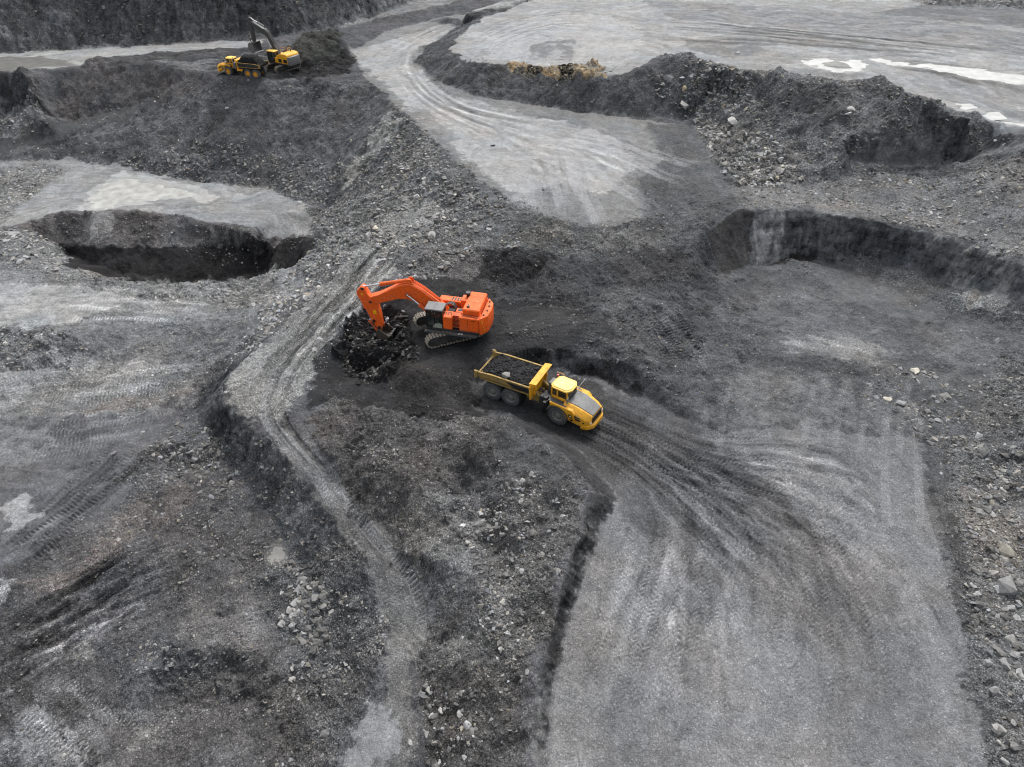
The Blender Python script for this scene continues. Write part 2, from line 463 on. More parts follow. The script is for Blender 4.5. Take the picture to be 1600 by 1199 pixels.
def stroke_w(W, width, mult=None, col=None, op=1.0, depth=0.0, tread=None, pitch=.34, fade=3.0, seed=0, rough=None, grit=None, amp=.05, tcol=.35):
    """one wheel or crawler print, or any band, along a path on the ground"""
    W = np.array(densify([(p[0], p[1], 0) for p in W], 1.2))[:, :2]
    if len(W) < 3: return
    L = np.concatenate([[0], np.cumsum(np.linalg.norm(np.diff(W, axis=0), axis=1))])
    hw = width / 2
    x0, y0 = W.min(0) - width
    x1, y1 = W.max(0) + width
    j0, j1 = np.searchsorted(YALL, [y0, y1])
    if j1 - j0 < 2: return
    hmin, hmax = HW[j0], HW[j1 - 1]
    us = [x0 / hmin, x0 / hmax, x1 / hmin, x1 / hmax]
    i0, i1 = np.searchsorted(UALL, [min(us), max(us)])
    if i1 - i0 < 2: return
    D = np.full((j1 - j0, i1 - i0), 1e9)
    A = np.zeros_like(D)
    S = np.zeros_like(D)
    for k in range(len(W) - 1):
        a, b = W[k], W[k + 1]
        ya, yb = min(a[1], b[1]) - width, max(a[1], b[1]) + width
        p, q = np.searchsorted(YALL, [ya, yb])
        p, q = max(p, j0), min(q, j1)
        if q <= p: continue
        xa, xb = min(a[0], b[0]) - width, max(a[0], b[0]) + width
        u4 = [xa / HW[p], xa / HW[q - 1], xb / HW[p], xb / HW[q - 1]]
        r, s = np.searchsorted(UALL, [min(u4), max(u4)])
        r, s = max(r, i0), min(s, i1)
        if s <= r: continue
        X, Y = GX[p:q, r:s], GY[p:q, r:s]
        e = b - a
        ll = e @ e
        if ll < 1e-9: continue
        t = np.clip(((X - a[0]) * e[0] + (Y - a[1]) * e[1]) / ll, 0, 1)
        cx, cy = X - a[0] - t * e[0], Y - a[1] - t * e[1]
        d = np.hypot(cx, cy)
        sub = D[p - j0:q - j0, r - i0:s - i0]
        m = d < sub
        sub[m] = d[m]
        A[p - j0:q - j0, r - i0:s - i0][m] = (L[k] + t * math.sqrt(ll))[m]
        S[p - j0:q - j0, r - i0:s - i0][m] = np.sign(-cx * e[1] + cy * e[0])[m]
    sel = np.nonzero(D < hw * 1.35)
    if len(sel[0]) == 0: return
    d, al, sg = D[sel], A[sel], S[sel]
    g = (sel[0] + j0, sel[1] + i0)
    v = d / hw * sg
    patch = sstep(-.5, .35, fbm(al * .22 + seed * 3.7, v * .35 + seed, 401, 3) + .25)
    w = sstep(1.15, .9, d / hw) * sstep(0, fade, al) * sstep(0, fade, L[-1] - al) * (.35 + .65 * patch)
    if depth: GZ[g] -= depth * w - depth * .5 * sstep(.9, 1.1, d / hw) * sstep(1.35, 1.1, d / hw)
    if mult is not None: CA[g] *= (1 + (mult - 1) * w * op)[:, None]
    if col is not None:
        c = soil(col)
        CA[g] = CA[g] * (1 - w * op)[:, None] + c[None] * (w * op)[:, None]
    if rough is not None: ROUGH[g] = ROUGH[g] * (1 - w) + rough * w
    if grit is not None: GRIT[g] = GRIT[g] * (1 - w) + grit * w
    if tread:
        if tread == 'cleat': ph = al / pitch
        else: ph = (al + .28 * np.abs(v) + (.5 * pitch) * (v > 0)) / pitch
        tr = np.sin(ph * 2 * math.pi)
        tw = w * sstep(1.1, .8, np.abs(v)) * sstep(-.2, .3, fbm(al * .3 + seed, v * .6 + seed * 2, 431, 2) + .15)
        GZ[g] += amp * tr * tw
        CA[g] *= (1 + tcol * tr * tw)[:, None]


def stroke(px, width, **kw):
    stroke_w([hit(*p)[:2] for p in spline(px)], width, **kw)


def family(ga, gb, n, width, seed=0, mult=(.8, 1.25), pair=True, gauge=2.6, wob=.25, **kw):
    """many vehicle passes between two guide lines"""
    r = random.Random(seed)
    m = 24
    def res(g):
        S = spline(g, 10)
        L = np.concatenate([[0], np.cumsum(np.linalg.norm(np.diff(S, axis=0), axis=1))])
        t = np.linspace(0, L[-1], m)
        return np.stack([np.interp(t, L, S[:, 0]), np.interp(t, L, S[:, 1])], 1)
    A, B = res(ga), res(gb)
    A = np.array([hit(*p)[:2] for p in A])
    B = np.array([hit(*p)[:2] for p in B])
    tt = np.linspace(0, 1, m)
    for k in range(n):
        f0, f1 = r.random(), r.random()
        f0 = f0 * .6 + f1 * .4
        f = f0 + (f1 - f0) * tt + wob * .3 * np.sin(tt * r.uniform(2, 5) + r.uniform(0, 6))
        P = A * (1 - f)[:, None] + B * f[:, None]
        s0, s1 = r.uniform(0, .35), r.uniform(.6, 1)
        P = P[int(s0 * m):max(int(s0 * m) + 4, int(s1 * m))]
        e = np.gradient(P, axis=0)
        nrm = np.stack([-e[:, 1], e[:, 0]], 1) / (np.linalg.norm(e, axis=1)[:, None] + 1e-9)
        mm = r.uniform(*mult)
        for sd_ in ((-gauge / 2, gauge / 2) if pair else (0,)):
            stroke_w(P + nrm * sd_, width * r.uniform(.8, 1.15), mult=mm * r.uniform(.95, 1.05), seed=k * 2 + (sd_ > 0) + seed * 11, **kw)
# ================================================================ what the ground is made of, zone by zone (colours as dry matter shows in flat light)
# --- far background
zone([(-200,100),(-200,-60),(560,-60),(560,36),(450,56),(300,68),(0,83)], [86,88,90], 1.0, rough=1.2, grit=.9, zid=6, streak=((200,10),(260,70),.22,.2))
zone([(100,0),(560,0),(450,50),(120,60)], [70,72,75], 2, op=.8, blotch=.5)
zone([(470,20),(520,0),(640,-10),(560,38),(500,50)], 96, 2, rough=.8, grit=.9, op=.8)
zone([(-160,98),(0,84),(150,76),(300,68),(420,62),(400,76),(250,84),(120,100),(60,108),(0,110),(-160,118)], [142,143,141], 1.2, rough=.15, grit=.15, zid=7, streak=((0,95),(200,88),.25))
zone([(130,92),(250,82),(400,72),(540,66),(556,98),(500,125),(400,126),(300,112),(200,104)], [66,66,68], 1.5, rough=.6, grit=.5, streak=((150,98),(500,92),.45))
zone([(250,95),(340,92),(350,112),(300,113)], [96,96,98], 1.5, op=.6, rough=.4)
zone([(450,112),(470,95),(520,88),(556,84),(560,96),(545,112),(480,126)], [36,36,39], .8, rough=.9, grit=.7, wet=.3)
zone([(438,95),(470,60),(515,46),(540,50),(530,85),(470,100)], [64,66,60], .8, rough=1.2, grit=.6)
zone([(380,118),(430,112),(470,118),(470,128),(400,130)], [46,46,48], .8, op=.8, rough=.6)
# --- far slope
zone([(-160,270),(-160,115),(45,118),(112,100),(150,94),(330,118),(470,126),(575,128),(618,166),(560,230),(512,322),(400,292),(250,270),(100,250),(0,255)],
     [82,83,86], 1.0, rough=.75, grit=.8, zid=6, streak=((330,150),(300,270),.25,.12))
zone([(90,110),(150,95),(330,118),(400,130),(380,150),(250,160),(130,190),(80,180)], [78,73,73], 1.5, op=.7, rough=.8)
zone([(-60,230),(0,214),(120,187),(240,150),(255,160),(130,205),(0,238),(-60,248)], [70,71,72], .6, rough=.25, grit=.3)
zone([(-160,120),(0,104),(45,110),(50,140),(30,170),(-160,180)], [68,69,71], .8, rough=1.6, grit=.9)
zone([(-160,180),(40,150),(70,185),(30,210),(-160,235)], [108,109,108], 1.2, rough=1.2, grit=.9)
zone([(230,270),(300,230),(400,250),(480,280),(505,315),(400,295),(300,284)], [84,85,87], 2.5, rough=1.1, grit=1.0, blotch=.5)
zone([(330,130),(420,135),(430,200),(400,260),(340,250),(320,180)], [70,71,74], 2.0, op=.7, rough=.5)
# --- puddle floor
zone([(-160,275),(0,252),(110,248),(200,262),(300,282),(420,296),(480,315),(500,370),(400,364),(330,350),(260,333),(160,326),(80,333),(30,350),(-160,380)],
     [128,129,128], 1.5, rough=.28, grit=.45, zid=7, streak=((60,315),(420,330),.3,.06))
zone([(-160,290),(0,262),(60,255),(110,262),(60,300),(0,350),(-160,380)], [118,119,117], 2.0, rough=.7, grit=.95)
zone([(120,330),(150,290),(190,268),(290,288),(350,305),(330,318),(240,318),(180,325)], [160,160,156], 1.5, rough=.08, grit=.1, op=.8)
zone([(225,312),(300,310),(330,320),(260,326)], [104,106,108], 1.0, op=.8)
# --- rubble slope below the tipping fan
zone([(512,322),(560,232),(620,166),(700,242),(800,312),(790,345),(700,345),(640,400),(560,395),(480,440),(440,430),(495,380),(480,330)],
     [104,105,103], 1.2, rough=1.0, grit=1.1, streak=((640,220),(560,330),.35,.15))
zone([(560,260),(616,175),(640,190),(600,260),(540,320)], [90,92,93], 1.5, op=.8)
zone([(606,178),(630,180),(610,215),(560,275),(525,300),(560,240)], [152,151,143], 1.0, op=.75, blotch=.35, grit=.5)
zone([(640,200),(700,244),(790,312),(760,325),(700,290),(650,240)], [86,90,92], 1.5, op=.7, rough=.5, grit=.5)
# --- trench: grey-brown overburden over the black seam
zone([(25,352),(80,333),(160,326),(260,333),(330,348),(400,363),(460,368),(495,374),(465,388),(340,390),(160,388),(80,384)], [88,82,80], .6, rough=.5, grit=.7, warp=.25)
zone([(140,330),(180,330),(175,370),(145,380)], [136,133,129], 1.0, op=.7)
zone([(310,360),(390,366),(420,378),(330,384)], [126,122,118], 1.2, op=.7)
for q, c_ in (([(40,345),(75,338),(90,375),(55,380)], 64), ([(95,336),(135,332),(130,378),(100,376)], 60), ([(200,332),(240,334),(236,380),(205,380)], 66), ([(255,338),(300,344),(290,384),(255,384)], 104),
              ([(345,356),(372,360),(366,384),(345,384)], 70), ([(400,368),(440,371),(430,386),(400,386)], 62)):
    zone(q, [c_, c_ * .96, c_ * .95], .9, op=.75, blotch=.4, rough=1.0, grit=.9, warp=.8)
zone([(80,378),(160,381),(250,384),(340,384),(430,386),(470,383),(465,390),(340,393),(160,391),(80,386)], [112,110,107], .6, op=.7, blotch=.5, rough=1.0, grit=1.2)
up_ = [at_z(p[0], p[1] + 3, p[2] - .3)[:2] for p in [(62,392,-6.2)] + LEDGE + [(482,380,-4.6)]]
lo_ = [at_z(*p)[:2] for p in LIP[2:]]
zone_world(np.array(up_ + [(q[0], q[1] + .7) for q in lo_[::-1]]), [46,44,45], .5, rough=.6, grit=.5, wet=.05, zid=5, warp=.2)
# --- pale left bench
zone([(-160,440),(0,405),(60,418),(130,428),(200,438),(300,441),(380,438),(440,420),(480,440),(430,490),(380,540),(330,575),(250,640),(0,660),(-160,660)],
     [112,113,113], 1.5, rough=.45, grit=.8, zid=7, streak=((0,480),(400,470),.28,.06))
zone([(-160,440),(0,440),(120,445),(230,455),(170,480),(110,510),(0,505),(-160,510)], [150,150,147], 2.5, op=.75, rough=.25, grit=.3, streak=((0,480),(200,465),.3))
zone([(-160,520),(90,515),(130,540),(100,575),(-160,580)], [106,108,109], 1.2, rough=1.2, grit=1.0)
zone([(100,520),(300,500),(420,500),(380,540),(200,570),(120,560)], [90,92,95], 2.0, op=.8, rough=.6)
zone([(-160,590),(100,580),(250,560),(340,600),(300,630),(150,610),(0,640),(-160,640)], [138,138,136], 2.0, op=.55, blotch=.45, streak=((0,610),(300,590),.3))
zone([(50,640),(100,632),(220,618),(310,612),(200,640),(80,652)], [108,92,80], 1.0, op=.6, blotch=.4)
zone([(130,425),(300,442),(440,425),(430,470),(300,475),(150,455)], [122,123,120], 1.5, op=.6, rough=1.0, grit=1.2)
zone([(40,412),(130,424),(200,434),(300,438),(380,434),(440,420),(440,440),(380,452),(200,450),(60,432)], [116,116,113], 1.0, op=.6, blotch=.5, rough=1.2, grit=1.3)
zone([(0,360),(60,370),(110,400),(90,425),(0,420)], [122,122,120], 1.0, op=.7, rough=.7, grit=1.2)
# --- ramp and its broken end
zone([(650,305),(705,325),(625,412),(568,472),(522,522),(482,578),(452,625),(440,662),(372,652),(348,628),(355,598),(402,540),(442,508),(502,448),(562,388)],
     [128,128,123], 1.6, rough=.4, grit=.85, zid=3, streak=((560,400),(420,580),.34,.14), warp=.5)
zone([(400,540),(380,565),(353,600),(345,632),(372,656),(335,694),(308,650),(318,602),(345,565)], [72,74,77], .5, rough=.9, grit=.5, zid=4)
# --- left lower floor
zone([(-160,660),(0,650),(120,655),(260,640),(330,690),(240,760),(100,840),(0,900),(-160,950)], [84,84,87], 2.0, rough=.35, grit=.5, zid=7, streak=((0,720),(200,690),.3,.04))
zone([(-160,660),(0,655),(110,655),(60,720),(0,740),(-160,740)], [112,113,114], 3.0, op=.7, blotch=.4, streak=((0,700),(90,690),.25))
zone([(0,790),(40,780),(60,800),(20,830),(0,835)], [150,151,150], 1.0, op=.7, blotch=.35)
zone([(-160,950),(0,900),(100,840),(240,740),(330,760),(420,800),(490,900),(510,960),(520,1060),(500,1260),(-160,1260)], [78,77,79], 2.0, rough=.55, grit=.85, zid=7, streak=((0,1000),(250,860),.25,.06))
zone([(130,880),(220,760),(260,700),(300,690),(330,750),(270,810),(200,850),(150,900),(40,930),(0,940)], [98,86,81], 2.0, op=.65, blotch=.42, grit=1.0)
zone([(280,700),(360,700),(380,760),(330,800),(280,780)], [92,86,84], 2.0, op=.6, blotch=.5, grit=1.1)
zone([(260,930),(340,900),(410,940),(400,1030),(300,1020),(270,970)], [94,90,87], 2.0, op=.6, blotch=.5)
zone([(270,1010),(410,1015),(440,1060),(440,1105),(280,1090),(255,1050)], [66,67,69], 1.2, rough=1.3, grit=1.0)
zone([(30,1120),(110,1100),(140,1180),(60,1260),(-60,1260)], [128,129,131], 1.5, op=.6, blotch=.42)
zone([(210,1130),(260,1125),(255,1150),(215,1160)], [112,110,106], 1, op=.5, blotch=.4)
zone([(100,1000),(140,990),(145,1030),(110,1040)], [124,120,114], 1.0, op=.6, blotch=.4)
zone([(0,920),(30,915),(20,940),(0,955)], [150,150,150], .6, op=.8)
zone([(180,740),(260,690),(330,690),(360,720),(310,735),(230,770)], [84,82,82], 1.5, rough=.9, grit=1.1)
# --- cliff beside the dozer track
zone([(372,656),(420,692),(470,747),(515,802),(560,862),(590,922),(600,1000),(520,1060),(508,960),(488,900),(448,850),(418,800),(390,758),(336,694)],
     [84,87,89], .8, rough=1.0, grit=.9, zid=4)
zone([(540,850),(580,900),(600,1000),(520,1060),(505,960),(490,905)], [84,83,82], 1.2, rough=.9, grit=1.2)
zone([(480,880),(560,870),(590,930),(600,1000),(570,1080),(520,1200),(440,1260),(430,1100),(500,1000)], [80,79,79], 2.0, rough=.8, grit=1.15)
zone([(380,880),(470,860),(520,940),(510,1010),(440,1000)], [78,79,80], 1.5, op=.7, rough=.8, grit=1.2)
# --- dozer track
zone([(440,662),(472,700),(540,770),(610,845),(662,930),(665,1010),(640,1090),(640,1260),(560,1260),(575,1130),(610,1020),(590,920),(515,802),(422,692)],
     [100,98,95], 1.4, rough=.3, grit=.55, zid=3, streak=((480,720),(620,900),.25,.06), warp=.4)
zone([(545,1130),(580,1080),(600,1120),(600,1260),(540,1260)], [138,138,137], 1.0, op=.75, rough=.15, grit=.2)
# --- spoil mound between the track and the haul road
zone([(470,660),(520,610),(600,620),(700,640),(760,650),(850,682),(922,764),(905,820),(873,900),(848,980),(833,1080),(822,1260),(660,1260),(665,1010),(662,930),(610,845),(540,770)],
     [82,80,79], 1.0, rough=1.0, grit=.95)
zone([(480,660),(560,640),(660,700),(700,760),(640,800),(560,740)], [72,66,64], 2.5, op=.6, blotch=.5)
zone([(760,660),(850,690),(900,740),(860,800),(790,740)], [66,67,69], 2.0, op=.8, grit=.6, rough=.5)
zone([(620,790),(690,780),(760,830),(720,920),(650,900)], [104,102,97], 2.5, op=.55, blotch=.45, rough=.4)
zone([(700,1010),(740,960),(790,930),(780,1030),(720,1080)], [100,100,98], 1.5, op=.6)
zone([(780,880),(840,840),(850,960),(820,1090),(770,1060)], [92,90,86], 2.0, op=.6, grit=1.2)
zone([(922,764),(962,778),(938,832),(908,902),(882,982),(864,1082),(847,1260),(832,1260),(846,1080),(862,980),(886,900),(915,820)], [60,61,63], .8, rough=.3, grit=.5, warp=.2)
zone([(800,648),(860,674),(900,702),(945,752),(962,780),(930,768),(890,719),(850,686),(800,662)], [58,58,60], .6, rough=.4, grit=.5, warp=.2)
# --- tipping fan and upper road
FAN = [(560,98),(545,72),(600,50),(700,25),(800,0),(870,-45),(905,-35),(800,12),(722,38),(667,72),(649,97),(682,127),(740,150),(850,165),(950,180),(1030,190),(1085,195),(1115,255),(1148,300),(1080,325),(1000,350),(920,360),(850,338),(800,312),(760,290),(700,240),(620,165),(575,126)]
zone(FAN, [112,112,110], .8, rough=.18, grit=.4, zid=2, warp=.3)
zone([(560,98),(545,74),(700,27),(800,2),(880,-45),(800,8),(720,34),(655,75),(640,100),(690,140),(760,165),(880,190),(960,215),(1000,250),(960,300),(880,290),(820,305),(770,285),(700,225),(625,158)], [150,149,146], 2.0, rough=.15, grit=.25, op=.9, streak=((640,140),(900,260),.16,.02))
zone([(520,46),(700,8),(760,-20),(640,-20),(560,30)], [126,126,125], 1.5, op=.8, streak=((560,45),(740,5),.3))
zone([(1000,190),(1080,195),(1148,300),(1100,325),(1010,345),(990,290),(1040,250)], [76,78,81], 2.0, op=.85, rough=.3, grit=.7, streak=((1000,230),(1130,300),.3,.05))
zone([(640,165),(668,172),(720,220),(690,225)], [100,100,101], .8, op=.6)
# --- bank behind the upper road, pale dome, plateau
zone([(905,-35),(800,12),(722,38),(667,72),(649,97),(682,127),(740,150),(850,165),(950,180),(1078,190),(1040,120),(1000,112),(930,124),(850,114),(800,107),(732,98),(702,78),(715,55),(755,28),(825,6),(925,-35)], [78,80,82], .5, rough=.8, grit=.8, zid=6, streak=((800,110),(780,160),.25,.12))
zone([(702,80),(715,58),(755,30),(925,-35),(1200,-60),(1720,-60),(1720,250),(1620,222),(1540,188),(1470,163),(1410,142),(1378,117),(1330,128),(1180,110),(1110,102),(1075,84),(1035,88),(1000,108),(930,121),(850,111),(800,104),(732,96)],
     [140,140,138], .5, rough=.16, grit=.25, zid=8, streak=((1000,60),(1400,90),.3,.03))
zone([(760,50),(850,20),(960,25),(1010,60),(980,100),(850,105),(760,90)], [154,154,152], 3.0, op=.8, rough=.12)
zone([(1000,0),(1200,10),(1400,25),(1720,70),(1720,110),(1450,70),(1250,45),(1050,30)], [104,105,107], 1.5, op=.75, blotch=.45, streak=((1000,20),(1500,70),.45,.03))
zone([(1350,20),(1480,2),(1720,10),(1720,50),(1500,35)], [94,95,97], 1.5, op=.8, streak=((1350,20),(1600,40),.4,.03))
zone([(1380,-60),(1720,-60),(1720,12),(1600,14),(1450,8),(1380,-10)], [120,119,116], 1.0, op=.9, rough=1.0, grit=1.2)
zone([(1060,60),(1180,62),(1200,80),(1150,92),(1080,80)], [96,97,98], 1.0, op=.8, blotch=.42)
zone([(1050,120),(1180,108),(1330,128),(1300,112),(1150,98),(1080,95)], [110,110,110], 1.0, op=.5, blotch=.5)
zone([(830,70),(900,60),(890,95),(820,98)], [96,97,99], 1.0, op=.8, blotch=.62)
zone([(1400,110),(1720,140),(1720,210),(1500,170)], [112,113,114], 2.0, op=.6, blotch=.45, streak=((1400,120),(1600,165),.4))
for q in ([(790,98),(830,103),(828,112),(800,108)], [(845,108),(872,103),(880,118),(850,120)], [(893,106),(925,99),(945,106),(946,122),(900,122)]):
    zone(q, [168,140,98], .5, op=.75, blotch=.45, sat=.9, rough=1.6, grit=1.2)
zone([(828,104),(850,106),(848,116),(826,112)], [34,30,28], .4, rough=1.0)
zone([(868,104),(896,104),(898,122),(872,121)], [30,27,26], .4, rough=1.2)
# --- rubble heap right
zone([(1035,88),(1075,84),(1110,104),(1180,111),(1260,127),(1330,129),(1378,117),(1410,144),(1470,164),(1540,189),(1620,224),(1720,250),(1600,254),(1400,272),(1250,284),(1142,292),(1115,255),(1080,190),(1040,122)],
     [90,91,92], .5, rough=.9, grit=1.0, zid=6, streak=((1250,140),(1230,270),.25,.12))
zone([(1085,190),(1110,170),(1160,200),(1230,250),(1250,282),(1180,288),(1140,280),(1110,240)], [108,106,100], 2.0, op=.75, rough=1.1, grit=1.3)
zone([(1080,110),(1150,105),(1200,120),(1140,150),(1090,160)], [92,91,88], 2.0, op=.6, grit=1.2)
zone([(1220,150),(1330,140),(1320,190),(1250,200)], [64,66,69], 1.5, op=.7, rough=1.2, grit=.5)
zone([(1318,215),(1360,204),(1420,202),(1480,203),(1560,211),(1620,226),(1620,240),(1560,245),(1480,252),(1400,258),(1330,254)], [84,86,89], .6, rough=1.0, grit=.5)
zone([(1390,240),(1420,225),(1440,250),(1400,256)], [70,70,72], .5, rough=.1, grit=.1)
# --- bench above the high wall
zone([(1150,314),(1142,292),(1250,284),(1400,272),(1600,254),(1720,246),(1720,430),(1620,411),(1560,396),(1510,376),(1450,358),(1350,344),(1300,336),(1270,324),(1200,327),(1150,329)],
     [100,100,100], .6, rough=.45, grit=1.0, zid=7, streak=((1200,300),(1550,340),.2,.04))
zone([(1270,322),(1350,330),(1500,365),(1600,400),(1600,380),(1450,340),(1330,310)], [112,109,105], 1.5, op=.7, rough=.25, grit=.7)
zone([(1160,296),(1260,292),(1300,312),(1180,320)], [106,106,106], 1.0, op=.6, rough=.15, grit=.4)
zone([(1290,306),(1345,318),(1330,330),(1290,322)], [112,100,92], 1.0, op=.4, blotch=.5)
# --- slope from the fan to the bowl
zone([(800,314),(850,336),(920,358),(990,348),(1060,324),(1110,308),(1150,316),(1115,345),(1096,364),(1070,378),(940,405),(860,398),(745,393),(700,340),(740,330)], [86,87,87], 1.2, rough=.6, grit=.9)
zone([(820,340),(880,345),(900,385),(840,392),(790,370)], [100,95,86], 1.5, op=.6, rough=.9, grit=1.2, blotch=.45)
zone([(745,392),(800,388),(860,397),(940,404),(1010,398),(1075,374),(1050,430),(1110,450),(1100,520),(1060,620),(1000,578),(930,556),(820,542),(770,520),(770,470),(740,440)], [62,63,66], 1.2, rough=.7, grit=.8)
zone([(742,394),(860,400),(850,425),(800,440),(745,430)], [44,44,46], .8, op=.8, rough=1.0, wet=.1)
zone([(940,470),(1020,440),(1060,480),(1030,540),(960,520)], [82,84,87], 2.0, op=.6, rough=.6, streak=((950,480),(1050,520),.3,.05))
zone([(600,395),(700,345),(745,393),(742,440),(700,450),(640,440)], [90,90,89], 1.5, op=.8, rough=.7, grit=1.1)
# --- digger bench: coal
zone([(560,500),(600,445),(660,440),(745,432),(780,470),(860,470),(940,500),(900,545),(770,560),(760,640),(700,640),(600,640),(520,620),(470,640),(490,575),(525,525)], [46,46,48], 1.2, rough=.4, grit=.45, wet=.15)
zone([(540,505),(575,475),(640,490),(650,520),(650,560),(600,596),(545,590),(525,550)], [32,32,34], .6, rough=1.7, grit=.8, wet=.3)
zone([(600,590),(640,560),(700,580),(745,640),(700,655),(620,640)], [50,47,46], 1.0, rough=.5, grit=.7)
zone([(780,480),(870,475),(930,500),(880,530),(790,520)], [58,58,60], 1.0, op=.8, rough=.25, streak=((770,510),(900,490),.35,.04))
zone([(690,600),(760,580),(780,640),(740,650)], [36,36,38], 1.0, op=.8)
# --- high wall and bowl
zone([(1050,428),(1078,392),(1096,365),(1115,346),(1150,330),(1270,325),(1350,345),(1450,359),(1510,377),(1560,397),(1620,411),(1720,430),(1720,545),(1600,522),(1520,500),(1460,480),(1400,455),(1340,424),(1290,396),(1200,415),(1160,425),(1112,431)],
     [92,95,98], .5, rough=.5, grit=.5, zid=4, warp=.15)
zone([(1100,360),(1150,332),(1175,332),(1170,420),(1120,428)], [62,58,57], .6, op=.9, warp=.3)
zone([(1176,332),(1225,330),(1215,405),(1180,412)], [138,142,144], .5, op=.85, warp=.3)
zone([(1232,332),(1285,330),(1280,385),(1235,385)], [78,81,84], .5, op=.7, warp=.3)
zone([(1300,340),(1420,355),(1410,420),(1330,405)], [62,64,67], 1.0, op=.7, blotch=.5)
zone([(1310,390),(1350,402),(1450,429),(1520,452),(1600,482),(1720,502),(1720,545),(1600,522),(1520,500),(1400,455),(1340,424)], [84,86,88], .8, rough=.6, grit=1.0, warp=.4)
zone([(1500,400),(1560,398),(1600,430),(1580,490),(1520,495),(1490,460)], [146,144,137], 1.2, op=.8, blotch=.45)
zone([(1515,440),(1535,440),(1530,470),(1510,480)], [118,88,66], .6, op=.45, blotch=.4)
zone([(1200,412),(1235,390),(1275,392),(1280,415),(1240,440),(1205,430)], [50,47,47], .8, rough=.4, grit=.9)
zone([(1110,432),(1200,418),(1290,398),(1400,457),(1520,502),(1640,530),(1620,640),(1500,690),(1440,690),(1250,670),(1110,662),(1060,625),(1100,520)], [81,83,86], 1.2, rough=.45, grit=.6, zid=7, streak=((1150,600),(1300,560),.22,.05))
zone([(1290,400),(1400,460),(1470,500),(1400,500),(1300,460)], [84,87,90], 1.5, op=.8, rough=.2, grit=.4)
zone([(1220,520),(1300,525),(1400,550),(1380,575),(1290,560),(1220,550)], [116,117,116], 1.5, op=.6, blotch=.45, rough=.25)
zone([(1210,553),(1290,566),(1370,576),(1360,590),(1280,585),(1215,575)], [66,68,71], .8, op=.7, rough=.6)
zone([(1150,580),(1330,600),(1330,665),(1120,660)], [96,97,98], 2.5, op=.6, grit=.6)
zone([(1070,420),(1130,430),(1110,500),(1060,480)], [68,64,62], 2.0, op=.6, grit=.8, rough=.6)
zone([(1035,432),(1078,388),(1098,364),(1118,400),(1122,432),(1108,462),(1060,465)], [66,66,68], .8, rough=.8, grit=.8, warp=.3)
zone([(1075,440),(1190,425),(1180,520),(1140,650),(1040,622),(1065,520)], [72,73,75], 2.0, op=.85, blotch=.5, rough=.7, grit=.7, streak=((1000,470),(1110,640),.35,.12))
zone([(960,420),(1060,430),(1090,540),(1060,620),(990,560),(930,480)], [70,71,73], 2.0, op=.6, blotch=.5, rough=.8, streak=((960,440),(1060,600),.35,.14))
# --- haul road
HAUL = [(755,640),(800,648),(860,674),(900,702),(945,752),(962,780),(938,832),(908,902),(882,982),(864,1082),(847,1260),(1560,1260),(1530,1080),(1500,950),(1472,800),(1445,690),(1250,668),(1118,676),(1052,649),(1000,616),(940,592),(890,580),(850,572),(780,587),(750,602)]
zone(HAUL, [110,110,112], .8, rough=.16, grit=.45, zid=1, warp=.2)
zone([(755,640),(800,648),(900,702),(962,780),(1000,850),(1080,840),(1250,900),(1330,870),(1250,800),(1200,740),(1120,690),(1052,649),(1000,616),(890,580),(780,587),(750,602)], [72,71,72], 3.5, op=.85, grit=.4)
zone([(755,640),(850,670),(960,760),(1000,720),(1000,650),(930,595),(850,575),(750,602)], [58,57,57], 2.0, op=.75, grit=.45)
zone([(1180,820),(1300,860),(1420,960),(1470,1100),(1380,1150),(1280,1050),(1200,950)], [98,97,98], 4.0, op=.7)
zone([(930,850),(1020,880),(1000,1000),(950,1100),(900,1000)], [124,123,122], 4.0, op=.5, blotch=.5)
zone([(860,1080),(930,1060),(950,1260),(845,1260)], [128,128,128], 3.0, op=.6)
zone([(1020,960),(1180,940),(1250,1000),(1150,1030),(1040,1040)], [124,123,122], 3.0, op=.5, blotch=.5)
zone([(1200,675),(1350,690),(1420,760),(1330,800),(1200,740)], [118,116,114], 3.0, op=.6, blotch=.42)
zone([(1380,900),(1480,960),(1530,1090),(1540,1200),(1450,1100)], [130,130,131], 3.0, op=.5, blotch=.5)
zone([(1000,760),(1250,800),(1360,950),(1250,1010),(1100,900)], [88,87,88], 3.0, op=.6, blotch=.5)
zone([(1250,1000),(1450,1010),(1480,1150),(1300,1180)], [96,95,96], 3.0, op=.6, blotch=.5)
zone([(900,980),(1000,1000),(1010,1150),(900,1160)], [98,98,98], 3.0, op=.5, blotch=.5)
zone([(880,575),(930,572),(1010,598),(1000,616),(940,592),(890,582)], [36,35,36], .6, op=.8)
zone([(1090,655),(1200,640),(1330,640),(1450,630),(1480,760),(1400,735),(1250,690),(1120,695)], [98,98,99], 3.0, op=.75, blotch=.5, grit=.5)
zone([(1380,640),(1450,630),(1490,800),(1440,860),(1400,760)], [94,94,95], 3.0, op=.7, blotch=.45, grit=.5)
zone([(1420,860),(1500,900),(1540,1100),(1500,1090),(1450,960)], [100,100,101], 3.0, op=.6, blotch=.5)
